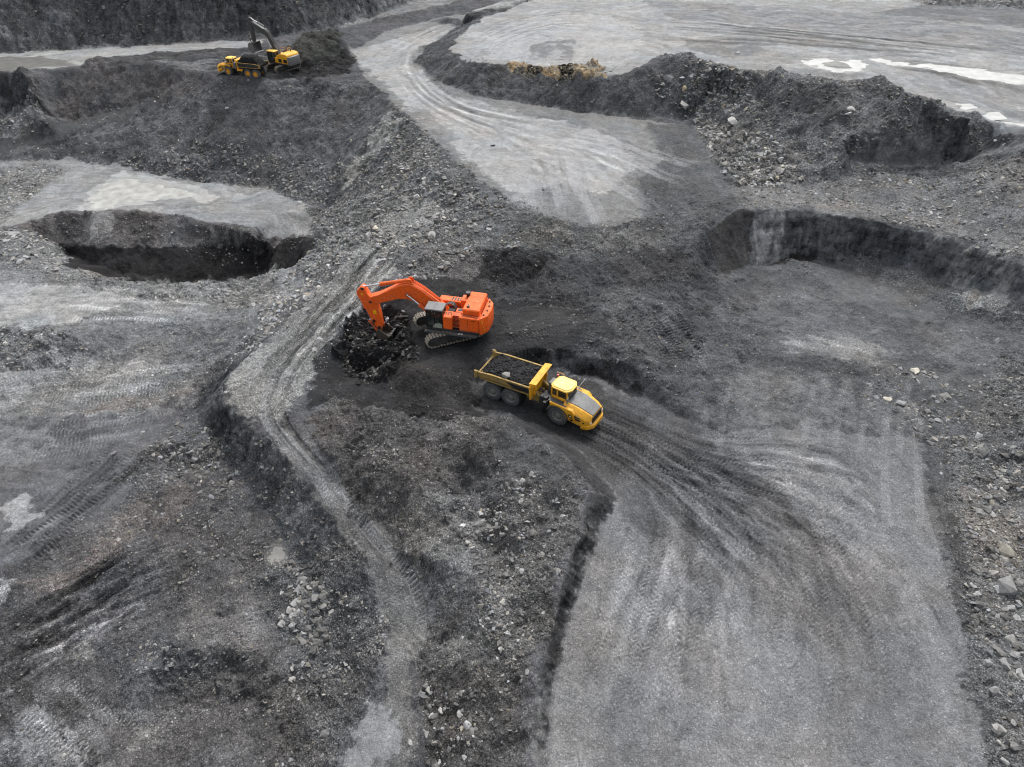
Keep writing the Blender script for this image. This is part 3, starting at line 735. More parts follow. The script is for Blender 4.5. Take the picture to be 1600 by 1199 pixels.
# --- right-hand rubble
zone([(1445,690),(1472,800),(1500,950),(1530,1080),(1560,1260),(1760,1260),(1760,560),(1640,530),(1560,560),(1500,690)], [94,95,96], 1.2, rough=.65, grit=1.1, zid=7)
zone([(1440,690),(1475,700),(1495,850),(1530,980),(1500,950),(1472,800)], [74,75,77], 1.0, op=.9, rough=.35, grit=.6)
zone([(1510,740),(1580,740),(1600,860),(1560,910),(1520,880)], [112,102,90], 1.5, op=.6, blotch=.4)
zone([(1560,560),(1640,540),(1700,650),(1640,800),(1560,760),(1540,680)], [76,78,80], 2.0, op=.75, rough=.8)
zone([(1540,950),(1600,940),(1640,1100),(1560,1060)], [98,100,101], 1.0, op=.7, rough=.3)

# ================================================================ relief
BR = fbm(GX * .28, GY * .28, 61, 4)
RD1 = ridged(GX * .9, GY * .9, 67, 3)
W1, V1 = worley(GX * 1.5 + .3 * MID, GY * 1.5, 5)
W2, V2 = worley(GX * 3.6 + .3 * FINE, GY * 3.6, 9)
near_fade = 1.0 / (1.0 + (GY / 260.0) ** 2)
GZ += ROUGH * (.55 * BR + .26 * MID + .16 * (RD1 - .4)) + np.sqrt(ROUGH) * .035 * FINE
rill = ridged(GX * .45 + .8 * MID, GY * .45, 171, 3)
GZ -= np.clip(ROUGH - .25, 0, 1) * .45 * np.clip(rill - .62, 0, .4)
W0, V0 = worley(GX * .62 + .35 * MID, GY * .62 + .3 * FINE, 15)
GZ += np.clip(ROUGH - .3, 0, 1.1) * .55 * np.clip(.62 - W0, 0, .62) * sstep(.25, .8, V0)
lump = np.clip(ROUGH * 1.1, 0, 1.3) * np.clip(GRIT, 0, 1.3)
GZ += lump * (.26 * np.clip(.55 - W1, 0, .55) * sstep(.35, .9, V1) * 2 + .13 * np.clip(.5 - W2, 0, .5) * sstep(.3, .8, V2) * 2)
# colour break-up: dust, fines, damp
SPOT = fbm(GX * 1.1 + 5, GY * 1.1, 181, 4)
vary = np.clip(.35 + ROUGH, .35, 1.1)
mod = 1 + vary * (.18 * BIG + .20 * MID + .15 * np.sign(SPOT) * np.abs(SPOT) ** .6) + .12 * FINE
CA *= np.clip(mod, .35, 1.9)[..., None]
st = np.clip(GRIT - .3, 0, 1)
CA *= (1 + st * (.55 * sstep(.55, .95, V2) * sstep(.42, .2, W2) - .14))[..., None]
warmth = .03 * fbm(GX * .2 + 9, GY * .2, 91, 3)
CA[..., 0] *= 1 + warmth
CA[..., 2] *= 1 - warmth

# ================================================================ tracks
TY = dict(tread='tyre', pitch=.40, amp=.018, tcol=.13, depth=.03)
family([(880,600),(1000,645),(1120,690),(1230,690),(1340,700),(1410,760),(1450,860),(1500,1000)],
       [(800,655),(900,700),(990,790),(960,880),(920,1000),(890,1100),(870,1199)], 60, .66, seed=3, mult=(.88, 1.13), **TY)
family([(840,600),(960,640),(1060,690),(1180,740),(1320,790),(1430,880)], [(800,640),(900,690),(1000,750),(1100,850),(1200,960),(1300,1100)], 44, .64, seed=5, mult=(.87, 1.13), **TY)
family([(980,780),(920,900),(890,1040),(870,1199)], [(1200,800),(1180,950),(1150,1080),(1120,1199)], 30, .62, seed=8, mult=(.88, 1.13), **TY)
family([(1200,800),(1200,950),(1200,1199)], [(1300,780),(1440,900),(1520,1080),(1540,1199)], 30, .62, seed=9, mult=(.86, 1.13), **TY)
FN = dict(tread=None, pair=False, depth=.012)
family([(900,620),(1040,670),(1160,720),(1290,800),(1390,920),(1470,1090)], [(820,650),(920,710),(1010,790),(1050,900),(1060,1040),(1040,1199)], 14, 1.5, seed=66, mult=(.82, 1.08), **FN)
family([(880,600),(1000,645),(1120,690),(1230,690),(1340,700),(1410,760),(1450,860),(1500,1000)], [(800,655),(900,700),(990,790),(960,880),(920,1000),(890,1100),(870,1199)], 60, .34, seed=61, mult=(.86, 1.15), **FN)
family([(860,610),(980,650),(1080,690),(1180,740),(1300,820),(1400,940),(1480,1100)], [(800,650),(890,690),(980,760),(1040,860),(1080,960),(1100,1199)], 60, .36, seed=62, mult=(.86, 1.15), **FN)
family([(1120,690),(1230,680),(1340,695),(1420,740)], [(1050,690),(1180,740),(1300,780),(1420,840)], 40, .4, seed=63, mult=(.86, 1.18), **FN)
for pts, m_ in (([(1085,940),(1075,970),(1088,990)], .55), ([(1040,930),(1060,955),(1070,985)], .6), ([(938,900),(934,950),(930,990)], .78),
                ([(1285,880),(1330,935),(1380,1000)], .75), ([(1430,920),(1455,950),(1480,1000)], .7)):
    stroke(pts, .35, mult=m_, depth=.05, fade=2.0)
for x_ in (1385, 1437):
    stroke([(x_, 640), (x_ - 3, 720), (x_, 800), (x_ - 5, 860)], .7, col=126, op=.6, fade=2, depth=.03)
stroke([(1437,660),(1450,760),(1470,840),(1500,930)], .9, mult=.72, depth=.06)
stroke([(1478,700),(1482,780),(1500,880),(1540,980)], .8, mult=.7, tread='cleat', pitch=.3, amp=.03, depth=.05)
for x_ in (1130, 1175, 1215, 1262, 1310, 1350, 1410):
    stroke([(x_ + 12, 590), (x_, 650), (x_ - 6, 720)], .6, col=92 if x_ % 2 else 118, op=.5, fade=2.5)
for x_, q_ in ((1160, 20), (1195, 0), (1240, 10), (1290, 0), (1330, -10)):
    stroke([(x_ + q_, 580), (x_, 630), (x_ - 2, 668)], .9, col=112, op=.5, fade=2)
# fan: tipping passes
family([(600,60),(620,110),(680,180),(760,240),(820,310)], [(700,60),(660,100),(720,160),(900,190),(1020,215)], 34, .9, seed=21, mult=(.82, 1.16), tread=None, depth=.02)
family([(780,240),(830,290),(850,330)], [(880,200),(1000,230),(1090,290)], 24, .9, seed=23, mult=(.8, 1.2), tread=None, depth=.03)
for pts in ([(880,215),(905,290),(938,362)], [(850,240),(870,300),(880,340)], [(930,215),(990,255),(1062,290)], [(820,250),(828,300),(830,340)], [(900,240),(960,290),(1020,330)],
            [(915,200),(1010,240),(1085,262)], [(800,260),(806,300),(815,335)], [(870,225),(890,270),(912,320)]):
    stroke(pts, 1.3, col=150, op=.62, fade=2.5)
    stroke([(p[0] + 14, p[1] - 4) for p in pts], .9, col=144, op=.4, fade=2.5)
family([(560,95),(640,50),(740,20),(820,-10)], [(600,110),(655,70),(730,32),(840,-5)], 14, .9, seed=25, mult=(.84, 1.14), tread=None, depth=.02)
# bench tracks around the far machines, plateau
family([(150,96),(250,92),(350,86),(450,76),(540,60)], [(160,102),(260,104),(340,110),(420,116),(520,112)], 14, 1.0, seed=27, mult=(.7, 1.35), tread=None, depth=.05)
family([(760,90),(850,70),(960,60)], [(720,60),(820,20),(950,10)], 20, .9, seed=29, mult=(.72, 1.12), tread=None)
family([(1000,60),(1200,70),(1500,95)], [(1050,20),(1250,40),(1600,75)], 40, 1.2, seed=31, mult=(.62, 1.12), tread=None, pair=False)
family([(1380,105),(1480,130),(1600,165)], [(1350,80),(1480,90),(1620,110)], 24, 1.1, seed=33, mult=(.64, 1.15), tread=None, pair=False)
# ramp ruts
family([(625,345),(560,405),(500,470),(440,540),(385,620)], [(680,345),(610,415),(550,475),(490,550),(440,630)], 34, .7, seed=35, mult=(.78, 1.22), tread=None, depth=.10)
stroke([(600,400),(520,480),(450,560),(415,640),(445,690),(500,750)], 1.2, col=138, op=.5)
stroke([(560,400),(490,470),(420,550),(375,620)], 1.0, col=138, op=.5)
for off in (-8, 14): stroke([(610+off,400),(530+off,480),(462+off,560),(428+off,630),(446+off,680),(500+off,742)], .5, mult=.74, depth=.13, fade=2)
for off in (0, 26): stroke([(575+off,400),(500+off,470),(432+off,550),(395+off,612)], .5, mult=.76, depth=.12, fade=2)
# dozer track with cleat prints
CL = dict(tread='cleat', pitch=.36, amp=.05, tcol=.4)
stroke([(440,670),(480,725),(520,785),(535,805)], .8, col=132, op=.7, depth=.06, **CL)
stroke([(470,665),(510,740),(545,790),(590,845),(640,900),(660,960),(655,1000)], .8, col=104, op=.6, depth=.08, **CL)
stroke([(540,810),(580,870),(600,930),(600,990)], .8, col=96, op=.5, depth=.08, **CL)
stroke([(515,745),(545,785),(560,795)], .7, col=150, op=.8, **CL)
stroke([(490,740),(515,775),(530,800)], .7, col=150, op=.8, **CL)
stroke([(560,800),(600,850),(640,890)], .7, col=148, op=.5, **CL)
stroke([(600,1060),(590,1130),(600,1199)], .7, mult=.8, **CL)
stroke([(640,900),(662,950),(662,990)], .7, mult=.6, **CL)
# left floor tracks
family([(0,860),(110,760),(240,640)], [(0,900),(120,810),(250,690)], 8, .8, seed=41, mult=(.6, 1.1), tread='cleat', pitch=.36, amp=.03, depth=.08)
family([(-20,990),(120,900),(260,830)], [(-20,1120),(160,1010),(330,930)], 40, .8, seed=43, mult=(.58, 1.5), tread=None, depth=.10)
family([(0,640),(150,628),(330,600)], [(0,760),(130,730),(260,690)], 16, .7, seed=45, mult=(.78, 1.25), tread='cleat', pitch=.4, amp=.03, tcol=.25)
family([(0,450),(150,455),(380,470)], [(0,520),(150,500),(400,505)], 14, .8, seed=47, mult=(.82, 1.25), tread='cleat', pitch=.4, amp=.03, tcol=.25)
family([(0,590),(150,580),(330,560)], [(0,630),(150,620),(330,600)], 10, .8, seed=49, mult=(.82, 1.3), tread='cleat', pitch=.4, amp=.03, tcol=.25)
family([(0,1060),(80,1130),(140,1199)], [(60,1050),(140,1120),(210,1199)], 6, .8, seed=51, mult=(.8, 1.4), **CL)
for pts in ([(150,1120),(230,1118),(330,1115)], [(120,1125),(160,1160),(170,1185)], [(385,950),(398,980),(392,1010)], [(340,990),(330,1015)], [(0,1090),(30,1075)], [(40,1130),(80,1170)], [(100,800),(50,840)]):
    stroke(pts, .8, col=122, op=.55, fade=.6, **CL)
family([(0,300),(120,295),(260,285)], [(60,325),(200,318),(420,335)], 10, 1.0, seed=53, mult=(.8, 1.2), tread=None, pair=False)
# digger bench
family([(700,560),(800,530),(960,500)], [(740,600),(850,560),(900,540)], 8, .8, seed=55, mult=(.75, 1.3), tread='cleat', pitch=.4, amp=.03, depth=.05)
family([(1180,470),(1300,500),(1420,530)], [(1160,520),(1250,560),(1400,600)], 12, .8, seed=57, mult=(.82, 1.22), tread='tyre', pitch=.42, amp=.015, tcol=.2)
family([(1330,420),(1400,460),(1470,500)], [(1300,430),(1360,470),(1430,510)], 4, .7, seed=58, mult=(.8, 1.2), tread=None)
family([(960,470),(1000,520),(1060,570)], [(1040,450),(1080,520),(1100,590)], 14, .8, seed=59, mult=(.78, 1.3), tread='cleat', pitch=.4, amp=.04, depth=.05)

# ================================================================ steep faces get crags: push the surface sideways too
SL = np.clip((SLOPE - .75) / 1.2, 0, 1)
wxx = gyy ** 2 / (gxx ** 2 + gyy ** 2 + 1e-6)                         # which way the face runs


def along(fn): return wxx * fn(GX) + (1 - wxx) * fn(GY)


CR = along(lambda c: (ridged(c * .42 + .5 * BIG, GZ * .10 + 3.3, 131, 3) - .45) * .9 + (ridged(c * 1.5, GZ * .35, 133, 2) - .45) * .35 + fbm(c * .25, GZ * 2.1, 141, 3) * .28)
gl = np.maximum(SLOPE, 1e-3)
GX -= SL * CR * .55 * gxx / gl
GY -= SL * CR * .55 * gyy / gl
CA *= np.clip(1 + SL * (along(lambda c: .45 * fbm(c * 1.3, GZ * .5, 151, 4) + .22 * fbm(c * .3, GZ * 2.4, 153, 3)) + .25 * CR), .35, 1.9)[..., None]
GZ += SL * .15 * fbm(GX * 2.5, GY * 2.5, 161, 2)
CA *= np.array([.985, 1.0, 1.018], np.float32)
CA = np.clip(CA, .012, .72)
# ================================================================ puddles press the ground flat
PUDDLES = [   # outline in the picture, label
    ([(135,316),(150,300),(165,288),(185,283),(205,277),(222,282),(250,290),(290,296),(312,302),(290,308),(240,312),(200,314),(170,320),(145,322)], 'pale silty puddle under the dark far slope'),
    ([(1256,96),(1268,90),(1290,89),(1312,94),(1335,92),(1352,98),(1356,106),(1335,113),(1310,114),(1285,110),(1266,104)], 'white ring-shaped puddle round a mud island on the upper plateau'),
    ([(1362,90),(1385,90),(1420,97),(1450,96),(1480,100),(1520,104),(1560,112),(1605,120),(1640,126),(1640,140),(1600,138),(1560,130),(1520,124),(1490,116),(1450,108),(1410,104),(1380,99)], 'long white puddle stretching to the edge of the upper plateau'),
    ([(1496,166),(1508,162),(1522,165),(1516,170),(1500,171)], 'small white puddle behind the crest of the rubble heap'),
    ([(1540,178),(1552,176),(1560,182),(1552,185)], 'tiny oval puddle on the mud behind the rubble heap'),
    ([(1580,166),(1605,167),(1610,172),(1588,171)], 'thin puddle right of the oval one on the upper mud'),
    ([(1566,188),(1590,189),(1610,196),(1590,199)], 'thin pale puddle nearest the end of the heap crest'),
    ([(423,862),(428,852),(436,852),(441,862),(444,872),(436,882),(428,880),(420,874)], 'small pale puddle among stones below the track cliff'),
    ([(0,90),(40,88),(95,92),(120,97),(90,104),(40,106),(0,108),(-40,104),(-40,94)], 'wide shallow grey puddle at the foot of the far wall'),
    ([(1340,70),(1400,72),(1440,80),(1400,82),(1350,76)], 'faint wet sheen on the far plateau mud'),
]
ISLAND = [(1285,98),(1305,95),(1325,101),(1330,107),(1308,107),(1290,103)]
puddle_info = []
for poly, lab in PUDDLES[:9]:
    P = polyw(spline(poly + [poly[0]], 4)[:-1])
    zc = float(np.median(samp(BASE, P[:, 0], P[:, 1])))
    far_ = P[:, 1].mean() > 60
    soft = 3.0 if far_ else .8
    sel, m = inside(P, GX, GY, soft)
    j = fbm(GX[sel] * (.5 if far_ else 1.4), GY[sel] * (.9 if far_ else 1.4), 501, 4)
    target = zc + (.16 - .36 * m + .09 * j if far_ else .10 - .24 * m + .05 * j)
    w = sstep(0, .3, m)
    GZ[sel] = GZ[sel] * (1 - w) + target * w
    CA[sel] = CA[sel] * (1 - .45 * m)[:, None] + lin([146, 146, 142])[None] * (.45 * m)[:, None]
    GRIT[sel] *= 1 - m
    puddle_info.append((P, zc - (.05 if far_ else .03), lab))
P = polyw(ISLAND)
sel, m = inside(P, GX, GY, .6)
GZ[sel] += .35 * m

# ================================================================ materials
def nodes(name):
    m = bpy.data.materials.new(name)
    m.use_nodes = True
    nt = m.node_tree
    return m, nt, nt.nodes['Principled BSDF'], lambda t: nt.nodes.new(t), lambda a, b: nt.links.new(a, b)


def ground_material():
    m, nt, b, N, L = nodes('pit_ground')
    at = N('ShaderNodeAttribute'); at.attribute_name = 'soil'
    gr = N('ShaderNodeAttribute'); gr.attribute_name = 'grit'
    we = N('ShaderNodeAttribute'); we.attribute_name = 'wet'
    tc = N('ShaderNodeTexCoord')
    def vor(scale):
        v = N('ShaderNodeTexVoronoi'); v.inputs['Scale'].default_value = scale
        L(tc.outputs['Object'], v.inputs['Vector'])
        return v
    def noise(scale, det=4, r=.6):
        n = N('ShaderNodeTexNoise'); n.inputs['Scale'].default_value = scale
        n.inputs['Detail'].default_value = det; n.inputs['Roughness'].default_value = r
        L(tc.outputs['Object'], n.inputs['Vector'])
        return n
    def math_(op, a, bb, clamp=False):
        x = N('ShaderNodeMath'); x.operation = op; x.use_clamp = clamp
        for i, q in enumerate((a, bb)):
            if q is None: continue
            if hasattr(q, 'is_linked') or not isinstance(q, (int, float)): L(q, x.inputs[i])
            else: x.inputs[i].default_value = q
        return x.outputs[0]
    def remap(v, a, bb, c, d):
        r = N('ShaderNodeMapRange')
        L(v, r.inputs['Value'])
        for k, q in zip(('From Min', 'From Max', 'To Min', 'To Max'), (a, bb, c, d)): r.inputs[k].default_value = q
        return r.outputs[0]
    v1, v2, v3 = vor(3.3), vor(8.0), vor(17.0)
    def stone(v, lo):
        s = N('ShaderNodeSeparateColor'); L(v.outputs['Color'], s.inputs[0])
        return remap(s.outputs[0], lo, 1.0, 0.0, 1.0), remap(s.outputs[1], 0, 1, -.5, .5)
    s1, r1 = stone(v1, .86)
    s2, r2 = stone(v2, .80)
    s3, r3 = stone(v3, .72)
    n1, n2 = noise(1.3, 5, .65), noise(9, 5, .7)
    def body(s, v, r):       # a stone is bright inside its own rim only
        return math_('MULTIPLY', s, remap(v.outputs['Distance'], r, r * .55, 0, 1))
    # stones of several sizes, lighter than the fines between them, with dark joints
    k = math_('ADD', math_('MULTIPLY', body(s1, v1, .5), .8), math_('MULTIPLY', body(s2, v2, .5), 1.7))
    k = math_('ADD', k, math_('MULTIPLY', body(s3, v3, .55), 1.2))
    k = math_('ADD', k, math_('MULTIPLY', r2, .5))
    k = math_('ADD', k, math_('MULTIPLY', r3, .45))
    k = math_('ADD', k, remap(v2.outputs['Distance'], .45, .75, 0, -.35))
    k = math_('MULTIPLY', k, gr.outputs['Fac'])
    k = math_('ADD', k, remap(n1.outputs['Fac'], .25, .75, -.14, .14))
    k = math_('ADD', k, remap(n2.outputs['Fac'], .25, .75, -.17, .17))
    n3 = noise(28, 3, .7)
    k = math_('ADD', k, math_('MULTIPLY', remap(n3.outputs['Fac'], .3, .7, -.2, .2), gr.outputs['Fac']))
    k = math_('ADD', k, .97)
    k = math_('MAXIMUM', k, .3)
    # bedded, jointed rock where the ground stands up
    fa = N('ShaderNodeAttribute'); fa.attribute_name = 'face'
    def snoise(sc, det):
        mp = N('ShaderNodeMapping'); mp.inputs['Scale'].default_value = sc
        L(tc.outputs['Object'], mp.inputs['Vector'])
        q = N('ShaderNodeTexNoise'); q.inputs['Scale'].default_value = 1; q.inputs['Detail'].default_value = det; q.inputs['Roughness'].default_value = .7
        L(mp.outputs[0], q.inputs['Vector'])
        return q.outputs['Fac']
    col_, bed_ = snoise((1.6, 1.6, .75), 8), snoise((.35, .35, 3.0), 6)
    vb = vor(1.5); vb.inputs['Randomness'].default_value = 1
    sb_ = N('ShaderNodeSeparateColor'); L(vb.outputs['Color'], sb_.inputs[0])
    fk = math_('ADD', remap(col_, .3, .7, -.5, .6), remap(bed_, .3, .7, -.3, .3))
    fk = math_('ADD', fk, remap(sb_.outputs[0], 0, 1, -.3, .3))
    k = math_('ADD', k, math_('MULTIPLY', fk, fa.outputs['Fac']))
    k = math_('MAXIMUM', k, .25)
    mx = N('ShaderNodeVectorMath'); mx.operation = 'SCALE'
    L(at.outputs['Color'], mx.inputs[0]); L(k, mx.inputs['Scale'])
    L(mx.outputs[0], b.inputs['Base Color'])
    L(remap(we.outputs['Fac'], 0, 1, .95, .42), b.inputs['Roughness'])
    L(remap(we.outputs['Fac'], 0, 1, .03, .22), b.inputs['Specular IOR Level'])
    h = math_('ADD', math_('MULTIPLY', v1.outputs['Distance'], -.20), math_('MULTIPLY', v2.outputs['Distance'], -.14))
    h = math_('MULTIPLY', h, gr.outputs['Fac'])
    h = math_('ADD', h, math_('MULTIPLY', n2.outputs['Fac'], .16))
    h = math_('ADD', h, math_('MULTIPLY', n1.outputs['Fac'], .10))
    h = math_('ADD', h, math_('MULTIPLY', math_('ADD', math_('MULTIPLY', col_, 1.0), math_('ADD', math_('MULTIPLY', bed_, .35), math_('MULTIPLY', vb.outputs['Distance'], -.35))), fa.outputs['Fac']))
    bu = N('ShaderNodeBump'); bu.inputs['Strength'].default_value = 1.0; bu.inputs['Distance'].default_value = .6
    L(h, bu.inputs['Height']); L(bu.outputs[0], b.inputs['Normal'])
    return m


M_GROUND = ground_material()

# ================================================================ ground meshes, split by what they are
NAMES = {0: ('spoil_ground', 'dark loose spoil and coal ground round the orange digger and loaded hauler'),
         1: ('haul_road', 'wide grey haul road with tyre marks curving from the loaded hauler'),
         2: ('tipping_road', 'pale upper haul road fanning out at a tipping edge'),
         3: ('ramp_track', 'pale rutted ramp and crawler track winding down the middle of the pit'),
         4: ('pit_wall', 'steep blasted rock face along the bowl and beside the track'),
         5: ('coal_seam', 'black coal seam exposed in the long trench'),
         6: ('spoil_slope', 'steep dark slopes of tipped spoil and rubble'),
         7: ('pit_floor', 'stony worked floor and benches of the pit'),
         8: ('plateau', 'pale muddy plateau above the rubble heap')}
idx = np.arange(NR * NC).reshape(NR, NC)
quads = np.stack([idx[:-1, :-1], idx[:-1, 1:], idx[1:, 1:], idx[1:, :-1]], -1).reshape(-1, 4)
qz = ZID[:-1, :-1].reshape(-1)
VERT = np.stack([GX, GY, GZ], -1).reshape(-1, 3).astype(np.float32)
# one smooth shading for all sheets
du = np.gradient(np.stack([GX, GY, GZ], -1), axis=1)
dv = np.gradient(np.stack([GX, GY, GZ], -1), axis=0)
NRM = np.cross(du, dv)
NRM /= np.linalg.norm(NRM, axis=-1, keepdims=True) + 1e-12
NRM = NRM.reshape(-1, 3).astype(np.float32)


def sheet(name, q):
    used = np.zeros(NR * NC, bool)
    used[q.reshape(-1)] = True
    new = np.cumsum(used) - 1
    v = VERT[used]
    f = new[q].astype(np.int32)
    me = bpy.data.meshes.new(name)
    me.vertices.add(len(v)); me.vertices.foreach_set('co', v.reshape(-1))
    me.loops.add(f.size); me.loops.foreach_set('vertex_index', f.reshape(-1))
    me.polygons.add(len(f))
    me.polygons.foreach_set('loop_start', np.arange(0, f.size, 4, dtype=np.int32))
    me.polygons.foreach_set('loop_total', np.full(len(f), 4, np.int32))
    me.update(calc_edges=True)
    me.polygons.foreach_set('use_smooth', np.ones(len(f), bool))
    a = me.attributes.new('soil', 'FLOAT_COLOR', 'POINT')
    c = np.ones((len(v), 4), np.float32); c[:, :3] = CA.reshape(-1, 3)[used]
    a.data.foreach_set('color', c.reshape(-1))
    for nm, A in (('grit', GRIT), ('wet', WET), ('face', SL)):
        a = me.attributes.new(nm, 'FLOAT', 'POINT')
        a.data.foreach_set('value', np.ascontiguousarray(A.reshape(-1)[used], dtype=np.float32))
    me.normals_split_custom_set_from_vertices(NRM[used])
    me.materials.append(M_GROUND)
    o = bpy.data.objects.new(name, me)
    COL.objects.link(o)
    return o


for k, (nm, lab) in NAMES.items():
    q = quads[qz == k]
    if len(q): tag(sheet(nm, q), lab, 'ground', kind='structure')


def ground_z(x, y):
    """height of the finished ground"""
    x, y = np.asarray(x, float), np.asarray(y, float)
    j = np.clip(np.searchsorted(YALL, y) - 1, 0, NR - 2)
    u = x / np.interp(y, YALL, HW)
    i = np.clip(np.searchsorted(UALL, u) - 1, 0, NC - 2)
    fy = (y - YALL[j]) / (YALL[j + 1] - YALL[j])
    fx = (u - UALL[i]) / (UALL[i + 1] - UALL[i])
    return (GZ[j, i] * (1 - fx) + GZ[j, i + 1] * fx) * (1 - fy) + (GZ[j + 1, i] * (1 - fx) + GZ[j + 1, i + 1] * fx) * fy


def ground_col(x, y):
    j = np.clip(np.searchsorted(YALL, y), 0, NR - 1)
    i = np.clip(np.searchsorted(UALL, x / np.interp(y, YALL, HW)), 0, NC - 1)
    return CA[j, i]


# ---------------------------------------------------------------- puddle water
mw, nt, b, N, L = nodes('silty_water')
b.inputs['Base Color'].default_value = (*lin([108, 108, 105]), 1)
b.inputs['Roughness'].default_value = .28
b.inputs['Specular IOR Level'].default_value = .3
tcw = N('ShaderNodeTexCoord'); nzw = N('ShaderNodeTexNoise'); nzw.inputs['Scale'].default_value = .6
L(tcw.outputs['Object'], nzw.inputs['Vector'])
rmp = N('ShaderNodeValToRGB')
rmp.color_ramp.elements[0].color = (*lin([98, 98, 95]), 1); rmp.color_ramp.elements[0].position = .35
rmp.color_ramp.elements[1].color = (*lin([116, 115, 112]), 1); rmp.color_ramp.elements[1].position = .65
L(nzw.outputs['Fac'], rmp.inputs[0]); L(rmp.outputs[0], b.inputs['Base Color'])
mw2 = mw.copy(); mw2.name = 'pale_silty_water'
for e_, v_ in zip(mw2.node_tree.nodes['Color Ramp'].color_ramp.elements, (136, 160)): e_.color = (*lin([v_, v_, v_ - 3]), 1)
mw3 = mw.copy(); mw3.name = 'drying_silt_water'
for e_, v_ in zip(mw3.node_tree.nodes['Color Ramp'].color_ramp.elements, (134, 166)): e_.color = (*lin([v_, v_, v_ - 4]), 1)
for P, z, lab in puddle_info:
    c = P.mean(0)
    Q = c + (P - c) * 1.04 + np.sign(P - c) * (.8 if c[1] > 60 else .25)
    me = bpy.data.meshes.new('puddle')
    bm = bmesh.new()
    f = bm.faces.new([bm.verts.new((q[0] - c[0], q[1] - c[1], 0)) for q in Q])
    if f.normal.z < 0: f.normal_flip()
    bmesh.ops.triangulate(bm, faces=[f])
    bmesh.ops.recalc_face_normals(bm, faces=bm.faces)
    bm.to_mesh(me); bm.free()
    me.materials.append(mw if 'grey' in lab or 'among' in lab else mw3 if 'far slope' in lab else mw2)
    o = bpy.data.objects.new('puddle', me)
    o.location = (c[0], c[1], z)
    COL.objects.link(o)
    tag(o, lab, 'puddle', kind='structure')
# ================================================================ stones
def rock_mesh(name, seed, n=16, flat=(1, .8, .62)):
    r = random.Random(seed)
    bm = bmesh.new()
    for _ in range(n):
        v = Vector((r.gauss(0, 1), r.gauss(0, 1), r.gauss(0, 1))).normalized()
        # blocky: push towards a box
        k = .5 / max(abs(v.x), abs(v.y), abs(v.z))
        v = v * (.5 * .25 + k * .75) * r.uniform(.8, 1.05)
        bm.verts.new((v.x * flat[0], v.y * flat[1], v.z * flat[2]))
    res = bmesh.ops.convex_hull(bm, input=bm.verts)
    bmesh.ops.delete(bm, geom=[g for g in res['geom_interior'] if isinstance(g, bmesh.types.BMVert)], context='VERTS')
    bmesh.ops.dissolve_limit(bm, angle_limit=.12, verts=bm.verts, edges=bm.edges)
    bmesh.ops.recalc_face_normals(bm, faces=bm.faces)
    me = bpy.data.meshes.new(name)
    bm.to_mesh(me); bm.free()
    return me


def rock_material(name, inst):
    m, nt, b, N, L = nodes(name)
    if inst:
        a = N('ShaderNodeAttribute'); a.attribute_type = 'INSTANCER'; a.attribute_name = 'tint'
        c = a.outputs['Color']
    else:
        a = N('ShaderNodeObjectInfo'); c = a.outputs['Color']
    tc = N('ShaderNodeTexCoord'); n = N('ShaderNodeTexNoise')
    n.inputs['Scale'].default_value = 3.0; n.inputs['Detail'].default_value = 6; n.inputs['Roughness'].default_value = .65
    L(tc.outputs['Object'], n.inputs['Vector'])
    r = N('ShaderNodeMapRange'); L(n.outputs['Fac'], r.inputs['Value'])
    for k, q in zip(('From Min', 'From Max', 'To Min', 'To Max'), (.3, .7, .65, 1.3)): r.inputs[k].default_value = q
    x = N('ShaderNodeVectorMath'); x.operation = 'SCALE'
    L(c, x.inputs[0]); L(r.outputs[0], x.inputs['Scale'])
    L(x.outputs[0], b.inputs['Base Color'])
    b.inputs['Roughness'].default_value = .9
    b.inputs['Specular IOR Level'].default_value = .2
    bu = N('ShaderNodeBump'); bu.inputs['Strength'].default_value = .5; bu.inputs['Distance'].default_value = .15
    L(n.outputs['Fac'], bu.inputs['Height']); L(bu.outputs[0], b.inputs['Normal'])
    return m


M_STONE, M_BOULDER = rock_material('stone', True), rock_material('boulder_rock', False)
SHAPES = [(1, .85, .62), (1, .7, .5), (1, .9, .75), (1, .6, .42), (.95, .9, .55), (1, .75, .7)]
STONES = []
lib = bpy.data.collections.new('stone_shapes')
for k in range(8):
    me = rock_mesh('stone_shape', 100 + k, 11, SHAPES[k % 6])
    me.materials.append(M_STONE)
    o = bpy.data.objects.new('stone_shape', me)
    lib.objects.link(o)

